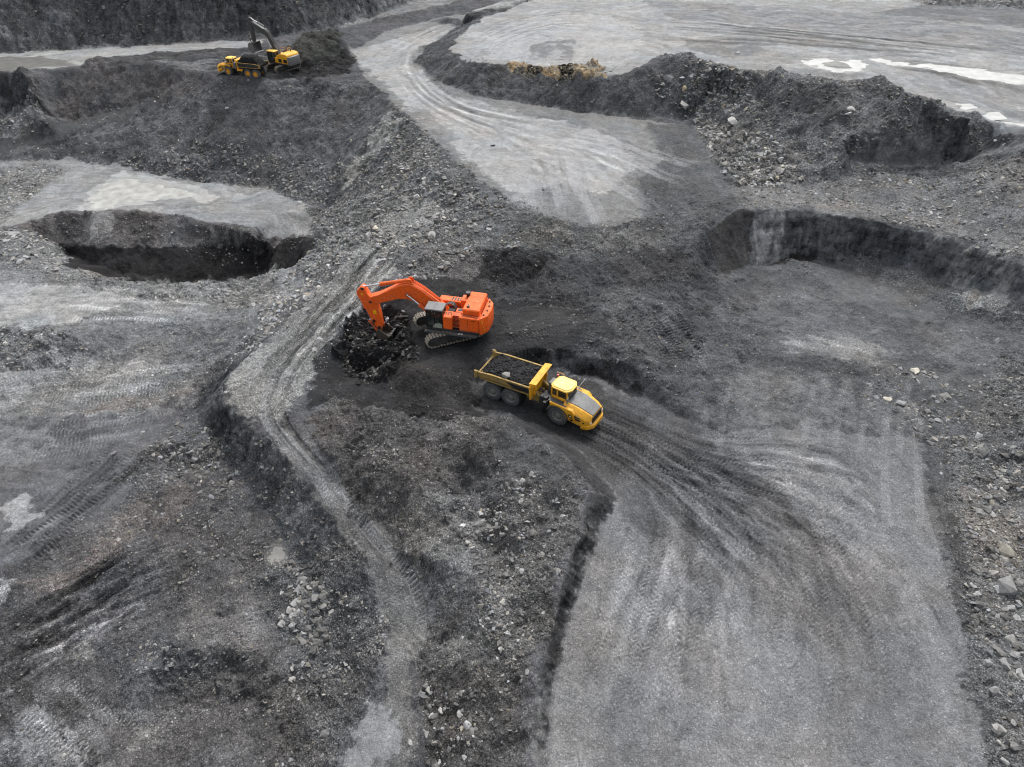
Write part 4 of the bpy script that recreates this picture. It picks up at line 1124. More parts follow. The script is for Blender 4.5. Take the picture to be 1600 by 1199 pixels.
# (outline, stones per m2, smallest, largest, grey, clumping 0..1, place for the label or None)
SCATTER = [
    ([(512,322),(560,232),(620,166),(700,242),(800,312),(790,345),(700,345),(640,400),(560,395),(480,440),(440,430),(495,380),(480,330)], 7.0, .12, .8, 122, .5, 'rubble slope under the tipping edge'),
    ([(600,270),(680,260),(740,300),(760,340),(680,380),(600,420),(560,380)], 2.0, .2, 1.2, 136, .5, 'rubble slope under the tipping edge'),
    ([(440,440),(500,400),(560,395),(500,460),(440,520),(400,545),(360,560),(400,500)], 5.0, .14, .9, 145, .4, 'left verge of the ramp'),
    ([(560,480),(640,400),(740,350),(745,395),(700,440),(600,445)], 3.5, .14, .9, 135, .4, 'verge above the orange digger'),
    ([(160,250),(300,215),(420,240),(540,240),(512,322),(400,294),(250,272)], 5.5, .16, .8, 118, .5, 'foot of the far slope'),
    ([(45,120),(330,120),(575,130),(560,232),(400,250),(160,250),(0,235)], 1.1, .14, .6, 120, .5, None),
    ([(-100,200),(40,150),(75,185),(20,215),(-100,235)], 2.2, .25, 1.2, 135, .3, 'pale rubble under the far bench'),
    ([(-100,290),(60,258),(110,265),(60,300),(0,350),(-100,370)], 3.0, .2, .8, 140, .4, None),
    ([(0,355),(60,365),(115,400),(90,428),(-60,420)], 3.0, .2, 1.1, 150, .3, 'rubble left of the trench'),
    ([(60,425),(200,440),(300,443),(440,428),(430,470),(300,470),(100,450)], 4.0, .14, .5, 145, .5, None),
    ([(80,335),(260,335),(400,366),(490,374),(460,385),(250,385),(100,378)], 2.0, .14, .5, 130, .5, None),
    ([(-100,515),(100,515),(150,560),(100,580),(-100,580)], 4.0, .14, .6, 128, .4, None),
    ([(100,510),(400,490),(380,560),(320,610),(200,600)], 3.5, .10, .4, 130, .5, None),
    ([(0,600),(320,600),(320,680),(200,700),(0,660)], 1.4, .08, .3, 140, .5, None),
    ([(230,690),(300,640),(345,690),(390,760),(330,780),(260,760)], 7.0, .1, .75, 112, .35, 'debris under the ramp end'),
    ([(0,900),(240,700),(330,760),(420,800),(490,900),(510,960),(500,1260),(-60,1260),(-60,950)], 3.2, .05, .32, 112, .55, None),
    ([(130,890),(230,740),(300,700),(400,800),(430,900),(330,930),(200,880)], 6.0, .06, .5, 120, .5, None),
    ([(440,880),(480,880),(520,960),(510,1020),(440,1010),(450,940)], 9.0, .12, .95, 122, .2, 'stone stream below the track'),
    ([(400,840),(455,840),(460,895),(405,890)], 8.0, .1, .4, 138, .25, None),
    ([(500,930),(600,940),(600,1010),(560,1090),(480,1199),(430,1199),(450,1030)], 8.0, .06, .5, 130, .5, 'gravel beside the crawler track'),
    ([(570,960),(610,960),(600,1020),(565,1020)], 7.0, .12, .5, 145, .3, None),
    ([(225,990),(270,1000),(275,1060),(225,1050)], 7.0, .12, .5, 130, .3, None),
    ([(260,1010),(440,1015),(450,1110),(280,1100)], 5.0, .08, .4, 105, .45, None),
    ([(480,650),(700,640),(760,655),(850,685),(920,766),(870,900),(830,1080),(820,1260),(650,1260),(670,1000),(610,840)], 6.0, .05, .34, 112, .55, None),
    ([(700,760),(830,740),(900,800),(860,920),(835,1060),(770,1100),(760,940),(730,860)], 7.0, .07, .6, 138, .45, 'stony flank of the mound'),
    ([(660,1060),(760,1060),(800,1199),(640,1199)], 6.0, .08, .7, 140, .4, 'stony foot of the mound'),
    ([(550,700),(620,690),(640,730),(580,740)], 8.0, .1, .4, 130, .4, None),
    ([(1080,110),(1130,100),(1200,200),(1260,282),(1180,290),(1140,285),(1105,225)], 6.5, .18, 1.1, 146, .35, 'stony gully below the heap'),
    ([(1010,110),(1090,95),(1110,170),(1060,180)], 3.0, .2, 1.0, 138, .4, 'near end of the heap'),
    ([(1110,105),(1260,130),(1378,120),(1410,146),(1540,190),(1620,228),(1480,205),(1320,216),(1320,276),(1240,282),(1150,180)], 3.4, .14, .7, 118, .5, 'flank of the rubble heap'),
    ([(1150,292),(1320,278),(1600,256),(1650,420),(1560,395),(1450,358),(1270,322),(1150,326)], 4.0, .10, .75, 126, .5, 'bench above the high wall'),
    ([(1330,258),(1600,245),(1600,285),(1340,290)], 2.4, .2, .9, 122, .4, 'bench above the high wall'),
    ([(1380,-20),(1700,-20),(1700,12),(1450,8)], 1.6, .2, .9, 150, .3, None),
    ([(1110,102),(1180,105),(1340,125),(1330,135),(1180,118)], 4.0, .16, .6, 140, .4, None),
    ([(1445,690),(1472,800),(1500,950),(1530,1080),(1560,1260),(1720,1260),(1720,640),(1560,560),(1480,640)], 9.0, .06, .5, 122, .45, None),
    ([(1500,720),(1620,700),(1640,940),(1640,1199),(1570,1199),(1540,1050),(1515,930)], 4.5, .12, .9, 126, .4, 'rubble beside the haul road'),
    ([(1350,580),(1460,570),(1520,620),(1560,720),(1470,690),(1360,640)], 4.0, .12, .8, 126, .4, 'stones below the bowl floor'),
    ([(1110,440),(1290,400),(1400,460),(1600,530),(1500,650),(1200,660),(1080,620)], 1.6, .07, .35, 120, .55, None),
    ([(1200,415),(1240,390),(1280,395),(1280,425),(1230,440)], 5.0, .1, .4, 90, .3, None),
    ([(745,395),(1070,378),(1100,450),(1090,560),(1060,620),(930,556),(780,520)], 3.2, .07, .45, 98, .55, None),
    ([(800,320),(920,360),(1060,325),(1096,364),(940,404),(760,392)], 5.0, .09, .5, 118, .5, None),
    ([(600,360),(700,340),(800,345),(860,392),(740,392)], 4.0, .12, .9, 140, .45, 'broken ground below the fan'),
    ([(1000,195),(1080,195),(1148,300),(1060,325),(990,345)], 3.0, .08, .3, 105, .5, None),
    ([(530,510),(600,480),(650,500),(655,555),(600,598),(540,590)], 9.0, .1, .8, 70, .3, 'black coal by the bucket'),
    ([(480,590),(600,600),(745,560),(780,640),(700,660),(500,660)], 4.0, .06, .3, 84, .5, None),
    ([(760,480),(930,490),(880,545),(780,555)], 2.0, .06, .3, 84, .5, None),
    ([(650,95),(740,150),(950,178),(1040,122),(800,106),(702,80)], 2.0, .12, .5, 105, .5, None),
    ([(0,10),(500,10),(500,50),(0,80)], .5, .3, 1.2, 105, .5, None),
    ([(130,96),(330,92),(540,72),(540,118),(330,118),(150,100)], .5, .15, .5, 90, .5, None),
    ([(900,620),(1120,680),(1440,700),(1540,1200),(850,1200),(960,790)], .35, .04, .12, 150, .5, None),
    ([(380,690),(430,700),(520,810),(580,900),(500,900),(440,830),(390,760)], 5.0, .07, .5, 100, .5, None),
    ([(360,640),(560,400),(640,330),(690,340),(450,640)], 3.0, .07, .3, 160, .4, None),
    ([(440,670),(600,850),(660,1000),(600,1200),(640,1200),(680,1000),(620,840),(480,670)], 1.6, .05, .2, 135, .5, None),
    ([(788,97),(830,104),(946,104),(948,123),(850,121),(795,110)], 9.0, .18, .5, 128, .4, None),
]
# single boulders: picture x, y, apparent width, grey, warmth, label (None: shares its place's label)
BOULDERS = [
    (1146,185,27,178,.02,'largest pale angular boulder on the rubble heap slope'),(1329,171,17,160,0,'upper of two pale blocks below the pointed crest of the heap'),(1325,180,14,158,0,'lower of two pale blocks below the pointed crest of the heap'),
    (1045,119,16,128,0,'rounded grey boulder at the near end of the rubble heap crest'),(1070,134,11,150,.22,'yellowish boulder at the near end of the heap'),(1069,157,17,165,.03,'pale boulder below the yellowish one on the rubble heap'),
    (1218,266,15,160,.03,'pale slab at the toe of the stony gully'),(1214,274,10,165,.15,'tan stone beside the pale slab at the gully toe'),(1153,80,11,165,0,'lone pale boulder on the muddy upper plateau'),
    (355,167,9,185,0,'lone white boulder high on the dark far slope'),(241,155,6,160,0,'small pale boulder on the far slope above the sloping track'),(716,304,14,34,0,'black boulder among pale rubble under the tipping edge'),
    (664,284,10,165,.03,'pale upright boulder left of the tipping edge'),(602,290,12,165,0,'pale boulder in the middle of the upper rubble slope'),(620,286,11,155,0,None),(469,317,11,165,0,'pale boulder at the end of the puddle floor'),
    (486,292,10,140,0,None),(580,201,8,130,0,None),(704,306,11,135,0,'grey boulder touching the black one under the tipping edge'),(629,257,17,118,0,'broad flat grey slab high on the rubble slope'),
    (675,366,20,150,.02,'big pale boulder above the orange digger boom'),(596,355,15,158,0,'pale boulder on the upper side of the ramp'),(587,412,11,148,0,None),(699,356,9,44,0,'small black boulder right of the big pale one'),(551,362,8,165,0,None),
    (640,412,13,140,0,None),(606,496,10,200,0,'white boulder lying behind the orange digger bucket'),(607,505,6,205,.02,'small white stone below the white boulder at the bucket'),
    (180,706,13,118,0,'lone grey boulder on the dark left floor'),(270,707,12,150,0,'leftmost pale block in the row under the broken ramp end'),(283,709,12,125,0,None),(299,706,13,132,0,None),(313,703,13,108,0,None),
    (472,905,17,128,0,'grey block near the top of the stone stream'),(464,937,24,140,0,'longest slanting slab in the stone stream'),(459,961,15,138,0,None),(458,978,13,140,0,None),(459,891,17,96,0,'dark upright slab at the top of the stone stream'),
    (440,924,9,150,0,None),(455,925,10,150,0,None),(468,922,15,130,0,None),(459,1045,11,150,.03,None),(458,1062,11,160,.05,None),(386,1109,7,130,0,None),
    (730,1129,15,160,0,'pale block in the pair at the foot of the mound'),(718,1108,13,150,0,'grey block in the pair at the foot of the mound'),(727,1181,13,142,0,None),(640,1157,14,150,0,'pale slab beside the crawler track'),(507,1142,15,112,0,'rounded grey boulder left of the crawler track'),(506,1181,13,124,0,None),
    (794,989,15,150,0,'pale round boulder on the stony flank of the mound'),(815,897,11,145,0,None),(787,1048,11,150,.05,None),(755,810,11,140,0,None),(730,845,10,155,.03,None),(785,941,13,165,.05,'pale tan block on the upper flank of the mound'),(772,926,9,150,.04,None),(849,955,8,140,0,None),(805,1029,9,150,.06,None),(945,790,9,50,0,'black lump at the tip of the mound by the haul road'),
    (1429,577,17,175,.10,'pale tan boulder alone on the bowl floor'),(1444,578,11,140,0,'grey stone beside the pale tan boulder on the bowl floor'),(1388,619,16,165,.10,'tan boulder in the cluster below the bowl'),(1407,628,18,140,0,'largest grey slab in the cluster below the bowl'),(1476,619,20,118,.03,'broad flat slab right of the cluster below the bowl'),
    (1508,677,15,120,0,None),(1532,705,21,96,0,'dark block above the tan gravel beside the haul road'),(1559,532,13,125,0,None),(1427,654,11,140,0,None),(1467,654,12,128,0,None),(1358,600,9,130,0,None),(1456,619,10,128,0,None),
    (1572,908,44,125,0,'very long flat slab beside the haul road'),(1568,856,27,130,.10,'tan flat slab beside the haul road'),(1520,914,16,150,0,None),(1554,1076,21,122,0,'square grey block low on the roadside rubble'),(1575,1035,24,140,0,'big pale slab in the roadside rubble'),
    (1543,882,13,140,.06,None),(1570,874,13,145,.05,None),(1541,872,11,150,.04,None),(1525,927,12,150,0,None),(1593,939,17,140,0,None),(1581,948,15,150,0,None),(1591,962,16,145,0,None),(1587,1020,18,138,0,None),(1593,1045,17,150,0,None),(1572,1189,17,150,0,None),(1541,1035,13,140,0,None),(1585,1128,13,130,0,None),(1587,1056,15,140,0,None),(1552,781,13,140,.10,None),(1543,777,12,110,0,None),(1558,850,11,140,.08,None),(1587,1006,15,135,0,None),
    (22,362,20,150,0,'long pale slab left of the black trench'),(34,407,15,160,0,None),(43,403,13,158,0,None),(54,397,13,155,0,None),(64,390,9,150,0,None),(11,373,14,155,0,None),(45,369,7,165,0,None),
    (429,493,11,150,0,None),(397,474,9,165,0,None),(529,484,11,150,0,'pale boulder on the ramp behind the digger boom'),(499,525,13,152,0,None),(491,542,11,150,0,None),(407,536,9,155,0,None),(559,390,9,150,0,None),(424,506,9,140,0,None),(352,611,9,150,0,None),(223,675,9,140,0,None),
    (903,340,7,150,.02,None),(848,295,6,60,0,'small dark clod on the pale tipping road'),(770,226,8,50,0,'black clod lying on the pale upper road'),
]
big_shapes = [rock_mesh('boulder', 300 + k, 15, SHAPES[k % 6]) for k in range(12)]
for me in big_shapes: me.materials.append(M_BOULDER)
ZPOLY = [(polyw(z[0]), z) for z in SCATTER]


def pip(P, x, y):
    ins = np.zeros(np.shape(x), bool)
    n = len(P)
    for i in range(n):
        ax, ay = P[i]; bx, by = P[(i + 1) % n]
        if ay == by: continue
        ins ^= ((ay > y) != (by > y)) & (x < (bx - ax) * (y - ay) / (by - ay) + ax)
    return ins


def boulder(x, y, size, grey, warm, label, group, seed, sink=.28):
    r = random.Random(seed)
    o = bpy.data.objects.new('boulder', big_shapes[r.randrange(12)])
    z = float(ground_z(x, y))
    o.location = (x, y, z + size * (.5 * .62 - sink - .06))
    o.scale = (size * r.uniform(.9, 1.1), size * r.uniform(.9, 1.1), size * r.uniform(.85, 1.1))
    o.rotation_euler = (r.uniform(-.35, .35), r.uniform(-.35, .35), r.uniform(0, 6.28))
    c = float(lin(grey)) * .88
    o.color = (c * (1 + warm), c * (1 + warm * .3), c * (1 - warm * 1.2), 1)
    COL.objects.link(o)
    tag(o, label, 'boulder', group)
    return o


taken = []
for k, (px, py, wpx, grey, warm, lab) in enumerate(BOULDERS):
    p = hit(px, py + wpx * .25)
    depth = p[1] * math.cos(PITCH) + (CAM_H - p[2]) * math.sin(PITCH)
    size = wpx * depth / FPX
    grp = None
    if lab is None:
        best = [z for P, z in ZPOLY if z[6] and pip(P, np.array([p[0]]), np.array([p[1]]))[0]]
        place = best[0][6] if best else 'stony ground of the pit'
        lab, grp = 'loose grey boulder lying on the ' + place, 'boulders on the ' + place
    boulder(p[0], p[1], size, grey, warm, lab, grp, 900 + k)
    taken.append((p[0], p[1], size))

pts, siz, tin_, plc = [], [], [], []
for k, (P, (poly, dens, s0, s1, grey, clump, place)) in enumerate(ZPOLY):
    x0, y0 = P.min(0); x1, y1 = P.max(0)
    y0 = max(y0, 12)
    n = int(dens * 3.6 * (x1 - x0) * (y1 - y0))
    x, y = RNG.uniform(x0, x1, n), RNG.uniform(y0, y1, n)
    cn = fbm(x * .35, y * .35, 700 + k, 3) + .5 * fbm(x * 1.2, y * 1.2, 720 + k, 2)
    ok = pip(P, x + .8 * fbm(x * .4, y * .4, 740, 2), y + .8 * fbm(x * .4, y * .4, 741, 2)) & (cn > (clump - .62) * 1.4 + RNG.uniform(-.45, .45, n))
    x, y = x[ok], y[ok]
    s = s0 * (s1 / s0) ** (RNG.random(len(x)) ** 3.8)
    g = lin(np.clip(RNG.normal(grey - 4, 32, len(x)), 24, 205))
    loc = ground_col(x, y).mean(-1)
    g = g * .60 + loc * .42
    wm = RNG.normal(.02, .04, len(x)) + (RNG.random(len(x)) < .02) * .15
    if grey == 128 and s0 == .18: wm = RNG.normal(.20, .08, len(x))
    c = np.stack([g * (1 + wm), g * (1 + .3 * wm), g * (1 - wm)], 1)
    pts.append(np.stack([x, y], 1)); siz.append(s); tin_.append(c); plc.append(np.full(len(x), k))
pts, siz, tin_, plc = np.concatenate(pts), np.concatenate(siz), np.concatenate(tin_), np.concatenate(plc)
inview = (np.abs(pts[:, 0]) < np.interp(pts[:, 1], YALL, HW)) & (pts[:, 1] > 12)
pts, siz, tin_, plc = pts[inview], siz[inview], tin_[inview], plc[inview]
zz = ground_z(pts[:, 0], pts[:, 1])
# the largest of them are boulders of their own
app = siz / np.sqrt(pts[:, 0] ** 2 + pts[:, 1] ** 2 + (CAM_H - zz) ** 2)
hasp = np.array([SCATTER[k][6] is not None for k in plc])
order = np.argsort(-app * hasp)[:300 - len(BOULDERS)]
for q in order:
    place = SCATTER[plc[q]][6]
    g = float((tin_[q].mean()) ** (1 / 2.2) * 255)
    boulder(pts[q, 0], pts[q, 1], siz[q], min(190, g), .02, 'loose grey boulder lying on the ' + place, 'boulders on the ' + place, 5000 + int(q))
# labels that single each boulder out: tone, size and where in its patch it lies
def pic(o):
    x, y, z = o.location
    f = y * math.cos(PITCH) + (CAM_H - z) * math.sin(PITCH)
    u = y * math.sin(PITCH) - (CAM_H - z) * math.cos(PITCH)
    return x / f, u / f
pools = {}
for o in COL.objects:
    if o.get('group', '').startswith('boulders on'): pools.setdefault(o['group'], []).append(o)
for grp, os_ in pools.items():
    if len(os_) < 2: continue
    place = grp[len('boulders on the '):]
    XY = np.array([pic(o) for o in os_]); S = np.array([o.scale.x for o in os_]); G = np.array([o.color[0] for o in os_])
    rx, ry, rs, rg = (np.argsort(np.argsort(v)) / max(1, len(os_) - 1) for v in (XY[:, 0], XY[:, 1], S, G))
    for o, a, b_, c_, d_ in zip(os_, rx, ry, rs, rg):
        tone = 'dark' if d_ < .34 else 'grey' if d_ < .67 else 'pale'
        size = 'small' if c_ < .34 else 'medium' if c_ < .67 else 'large'
        v_ = 'upper' if b_ > .67 else 'middle' if b_ > .33 else 'lower'
        h_ = 'left' if a < .33 else 'centre' if a < .67 else 'right'
        o['label'] = f'{size} {tone} boulder on the {v_} {h_} of the {place}'
keepm = np.ones(len(pts), bool); keepm[order] = False
pts, siz, tin_, zz = pts[keepm], siz[keepm], tin_[keepm], zz[keepm]
print('stones', len(pts))
me = bpy.data.meshes.new('loose_stones')
me.vertices.add(len(pts))
me.vertices.foreach_set('co', np.column_stack([pts, zz - siz * .06]).astype(np.float32).reshape(-1))
def fattr(name, typ, arr, key):
    a = me.attributes.new(name, typ, 'POINT'); a.data.foreach_set(key, np.ascontiguousarray(arr, dtype=np.float32).reshape(-1))
fattr('size', 'FLOAT', siz, 'value')
fattr('turn', 'FLOAT_VECTOR', np.column_stack([RNG.uniform(-.5, .5, len(pts)), RNG.uniform(-.5, .5, len(pts)), RNG.uniform(0, 6.28, len(pts))]), 'vector')
fattr('tint', 'FLOAT_COLOR', np.column_stack([tin_, np.ones(len(pts))]), 'color')
a = me.attributes.new('pick', 'INT', 'POINT'); a.data.foreach_set('value', RNG.integers(0, 8, len(pts)).astype(np.int32))
ls = bpy.data.objects.new('loose_stones', me)
COL.objects.link(ls)
tag(ls, 'countless small loose stones strewn over the pit ground', 'stones', kind='stuff')
ng = bpy.data.node_groups.new('strew_stones', 'GeometryNodeTree')
ng.interface.new_socket('Geometry', in_out='INPUT', socket_type='NodeSocketGeometry')
ng.interface.new_socket('Geometry', in_out='OUTPUT', socket_type='NodeSocketGeometry')
gi, go = ng.nodes.new('NodeGroupInput'), ng.nodes.new('NodeGroupOutput')
ip = ng.nodes.new('GeometryNodeInstanceOnPoints')
ci = ng.nodes.new('GeometryNodeCollectionInfo'); ci.inputs['Collection'].default_value = lib
ci.inputs['Separate Children'].default_value = True; ci.inputs['Reset Children'].default_value = True
def na(name, typ):
    n = ng.nodes.new('GeometryNodeInputNamedAttribute'); n.data_type = typ; n.inputs['Name'].default_value = name
    return n.outputs['Attribute']
ng.links.new(gi.outputs[0], ip.inputs['Points'])
ng.links.new(ci.outputs[0], ip.inputs['Instance'])
ip.inputs['Pick Instance'].default_value = True
ng.links.new(na('pick', 'INT'), ip.inputs['Instance Index'])
ng.links.new(na('turn', 'FLOAT_VECTOR'), ip.inputs['Rotation'])
ng.links.new(na('size', 'FLOAT'), ip.inputs['Scale'])
ng.links.new(ip.outputs[0], go.inputs[0])
md = ls.modifiers.new('strew', 'NODES'); md.node_group = ng
# ================================================================ machine building kit
class MB:
    def __init__(self):
        self.bm = bmesh.new()

    def _add(self, verts, faces, bevel=0.0, seg=1):
        vs = [self.bm.verts.new(v) for v in verts]
        fs = []
        for f in faces:
            try: fs.append(self.bm.faces.new([vs[i] for i in f]))
            except ValueError: pass
        bmesh.ops.recalc_face_normals(self.bm, faces=fs)
        if bevel > 0:
            es = list({e for f in fs for e in f.edges if len(e.link_faces) == 2 and e.calc_face_angle(0) > .35})
            bmesh.ops.bevel(self.bm, geom=es, offset=bevel, segments=seg, profile=.5, affect='EDGES', clamp_overlap=True)
        return self

    def box(self, x0, x1, y0, y1, z0, z1, bevel=0.0, m=None):
        v = [(x, y, z) for z in (z0, z1) for y in (y0, y1) for x in (x0, x1)]
        if m is not None: v = [tuple(m @ Vector(p)) for p in v]
        return self._add(v, [(0, 1, 3, 2), (4, 5, 7, 6), (0, 1, 5, 4), (2, 3, 7, 6), (0, 2, 6, 4), (1, 3, 7, 5)], bevel)

    def prism(self, prof, a, b, axis='y', bevel=0.0, seg=1, m=None, taper=1.0):
        """outline pushed along an axis: axis y takes (x, z) points, z takes (x, y), x takes (y, z)"""
        n = len(prof)
        cx, cz = sum(p[0] for p in prof) / n, sum(p[1] for p in prof) / n
        v = []
        for k, t in ((1, a), (taper, b)):
            for p in prof:
                u, w = cx + (p[0] - cx) * k, cz + (p[1] - cz) * k
                v.append({'y': (u, t, w), 'z': (u, w, t), 'x': (t, u, w)}[axis])
        if m is not None: v = [tuple(m @ Vector(p)) for p in v]
        f = [tuple(range(n)), tuple(range(n, 2 * n))] + [(i, (i + 1) % n, n + (i + 1) % n, n + i) for i in range(n)]
        return self._add(v, f, bevel, seg)

    def cyl(self, p0, p1, r, r1=None, n=14):
        p0, p1 = Vector(p0), Vector(p1)
        r1 = r if r1 is None else r1
        q = (p1 - p0).to_track_quat('Z', 'Y')
        v = []
        for p, rr in ((p0, r), (p1, r1)):
            for k in range(n):
                t = 2 * math.pi * k / n
                v.append(tuple(p + q @ Vector((rr * math.cos(t), rr * math.sin(t), 0))))
        f = [tuple(range(n)), tuple(range(n, 2 * n))] + [(i, (i + 1) % n, n + (i + 1) % n, n + i) for i in range(n)]
        return self._add(v, f)

    def tube(self, pts, r, n=6):
        for a, b in zip(pts[:-1], pts[1:]): self.cyl(a, b, r, n=n)
        return self

    def lathe(self, prof, n=32, axis='y'):
        """(distance along the axle, radius) points turned round the axle"""
        v, f = [], []
        m = len(prof)
        for k in range(n):
            t = 2 * math.pi * k / n
            for a, r in prof:
                c, s = r * math.cos(t), r * math.sin(t)
                v.append((c, a, s) if axis == 'y' else (c, s, a))
        for k in range(n):
            for i in range(m - 1):
                f.append((k * m + i, ((k + 1) % n) * m + i, ((k + 1) % n) * m + i + 1, k * m + i + 1))
        return self._add(v, f)

    def done(self, name, mat, parent=None, loc=(0, 0, 0), rot=(0, 0, 0), smooth=.6):
        me = bpy.data.meshes.new(name)
        self.bm.to_mesh(me); self.bm.free()
        me.materials.append(mat)
        me.polygons.foreach_set('use_smooth', np.ones(len(me.polygons), bool))
        me.set_sharp_from_angle(angle=smooth)
        o = bpy.data.objects.new(name, me)
        o.location, o.rotation_euler = loc, rot
        o.parent = parent
        COL.objects.link(o)
        return o


def empty(name, loc, rz=0.0, parent=None):
    o = bpy.data.objects.new(name, None)
    o.location, o.rotation_euler = loc, (0, 0, rz)
    o.empty_display_size = .5
    o.parent = parent
    COL.objects.link(o)
    return o


def flatten(parent, hub):
    """hand the pieces of a turned group straight to their thing"""
    mh = Matrix.LocRotScale(hub.location, hub.rotation_euler, hub.scale)
    for o in [c for c in COL.objects if c.parent == hub]:
        m = mh @ Matrix.LocRotScale(o.location, o.rotation_euler, o.scale)
        o.parent = parent
        o.matrix_basis = m
    bpy.data.objects.remove(hub)


def paint_mat(name, col, rough=.42, dust=.25, dust_sheen_col=(96, 90, 82), spec=.5, scale=1.6, metal=0.0, top=0.0):
    m, nt, b, N, L = nodes(name)
    tc, n1, n2 = N('ShaderNodeTexCoord'), N('ShaderNodeTexNoise'), N('ShaderNodeTexNoise')
    for n, s, d in ((n1, scale, 5), (n2, scale * 9, 3)):
        n.inputs['Scale'].default_value = s; n.inputs['Detail'].default_value = d; n.inputs['Roughness'].default_value = .65
        L(tc.outputs['Object'], n.inputs['Vector'])
    r = N('ShaderNodeMapRange'); L(n1.outputs['Fac'], r.inputs['Value'])
    for k, q in zip(('From Min', 'From Max', 'To Min', 'To Max'), (.42, .72, 0, dust)): r.inputs[k].default_value = q
    r2 = N('ShaderNodeMapRange'); L(n2.outputs['Fac'], r2.inputs['Value'])
    for k, q in zip(('From Min', 'From Max', 'To Min', 'To Max'), (.5, .75, 0, dust * .7)): r2.inputs[k].default_value = q
    ad = N('ShaderNodeMath'); ad.operation = 'ADD'; ad.use_clamp = True
    L(r.outputs[0], ad.inputs[0]); L(r2.outputs[0], ad.inputs[1])
    ge, sx = N('ShaderNodeNewGeometry'), N('ShaderNodeSeparateXYZ')      # up-facing paint: settled dust, with sky sheen painted into the same tint
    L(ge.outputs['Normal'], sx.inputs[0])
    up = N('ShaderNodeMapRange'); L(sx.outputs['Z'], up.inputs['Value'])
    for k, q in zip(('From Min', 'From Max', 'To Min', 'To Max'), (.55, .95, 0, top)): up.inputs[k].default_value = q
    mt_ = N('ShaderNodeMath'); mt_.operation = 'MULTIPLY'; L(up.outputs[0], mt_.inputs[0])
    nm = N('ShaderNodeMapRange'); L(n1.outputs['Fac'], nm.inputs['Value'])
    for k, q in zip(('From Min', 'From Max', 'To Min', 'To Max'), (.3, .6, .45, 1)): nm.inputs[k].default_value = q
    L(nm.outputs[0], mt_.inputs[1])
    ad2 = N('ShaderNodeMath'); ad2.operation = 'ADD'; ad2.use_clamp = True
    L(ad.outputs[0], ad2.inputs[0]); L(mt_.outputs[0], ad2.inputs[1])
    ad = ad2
    mx = N('ShaderNodeMix'); mx.data_type = 'RGBA'
    mx.inputs['A'].default_value = (*lin(col), 1); mx.inputs['B'].default_value = (*lin(dust_sheen_col), 1)
    L(ad.outputs[0], mx.inputs['Factor'])
    n3 = N('ShaderNodeTexNoise'); n3.inputs['Scale'].default_value = scale * 2.6; n3.inputs['Detail'].default_value = 6; n3.inputs['Roughness'].default_value = .75
    L(tc.outputs['Object'], n3.inputs['Vector'])
    gm = N('ShaderNodeMapRange'); L(n3.outputs['Fac'], gm.inputs['Value'])          # grime and rubbed spots
    for k, q in zip(('From Min', 'From Max', 'To Min', 'To Max'), (.34, .6, .66, 1.04)): gm.inputs[k].default_value = q
    gv = N('ShaderNodeVectorMath'); gv.operation = 'SCALE'
    L(mx.outputs['Result'], gv.inputs[0]); L(gm.outputs[0], gv.inputs['Scale'])
    L(gv.outputs[0], b.inputs['Base Color'])
    rr = N('ShaderNodeMapRange'); L(ad.outputs[0], rr.inputs['Value'])
    for k, q in zip(('From Min', 'From Max', 'To Min', 'To Max'), (0, .5, rough, .9)): rr.inputs[k].default_value = q
    L(rr.outputs[0], b.inputs['Roughness'])
    b.inputs['Specular IOR Level'].default_value = spec
    b.inputs['Metallic'].default_value = metal
    return m


M = {
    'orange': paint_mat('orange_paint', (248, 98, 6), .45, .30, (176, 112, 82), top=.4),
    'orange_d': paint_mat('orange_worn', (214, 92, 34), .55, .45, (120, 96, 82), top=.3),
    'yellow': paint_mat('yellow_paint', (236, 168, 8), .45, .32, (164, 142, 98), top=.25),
    'yellow_d': paint_mat('yellow_dusty', (158, 130, 66), .7, .7, (104, 97, 82)),
    'yellow_top': paint_mat('sky_lit_yellow', (244, 196, 84), .4, .12, (200, 176, 120)),  # sky highlight on cab roofs painted in as paler yellow, plus thin dust
    'boom_grey': paint_mat('boom_grey', (62, 64, 66), .35, .25, (120, 116, 110)),
    'dark': paint_mat('dark_steel', (40, 41, 43), .6, .45, (84, 80, 76)),
    'black': paint_mat('black_plastic', (22, 22, 24), .5, .25, (66, 64, 62)),
    'grey': paint_mat('grey_steel', (104, 105, 106), .55, .3, (120, 116, 110)),
    'grey_d': paint_mat('dark_grey_paint', (70, 72, 74), .5, .3, (110, 104, 98)),
    'track': paint_mat('worn_track_steel', (150, 142, 130), .6, .5, (88, 84, 78), scale=5),
    'tyre': paint_mat('dusty_rubber', (88, 90, 92), .85, .4, (116, 114, 110), spec=.15),
    'rim': paint_mat('grey_rim', (132, 132, 128), .6, .4, (110, 106, 100)),
    'rim_y': paint_mat('yellow_rim', (226, 160, 20), .5, .3, (120, 106, 80)),
    'chrome': paint_mat('chrome_rod', (222, 224, 226), .18, .05, metal=.85),
    'white': paint_mat('white_paint', (220, 220, 216), .4, .2),
    'red': paint_mat('red_lamp', (190, 60, 40), .4, .1),
    'decal_y': paint_mat('yellow_decal', (250, 190, 20), .4, .05),
    'lamp': paint_mat('lamp_glass', (226, 226, 220), .1, .05),
    'steel_b': paint_mat('bucket_steel', (78, 70, 62), .55, .5, (60, 56, 52), scale=3),
    'pale_panel': paint_mat('pale_panel', (150, 156, 142), .4, .2),
}
mg, nt, b, N, L = nodes('cab_glass')
b.inputs['Base Color'].default_value = (.02, .03, .03, 1)
b.inputs['Roughness'].default_value = .03
b.inputs['Alpha'].default_value = .55
b.inputs['Specular IOR Level'].default_value = .6
M['glass'] = mg


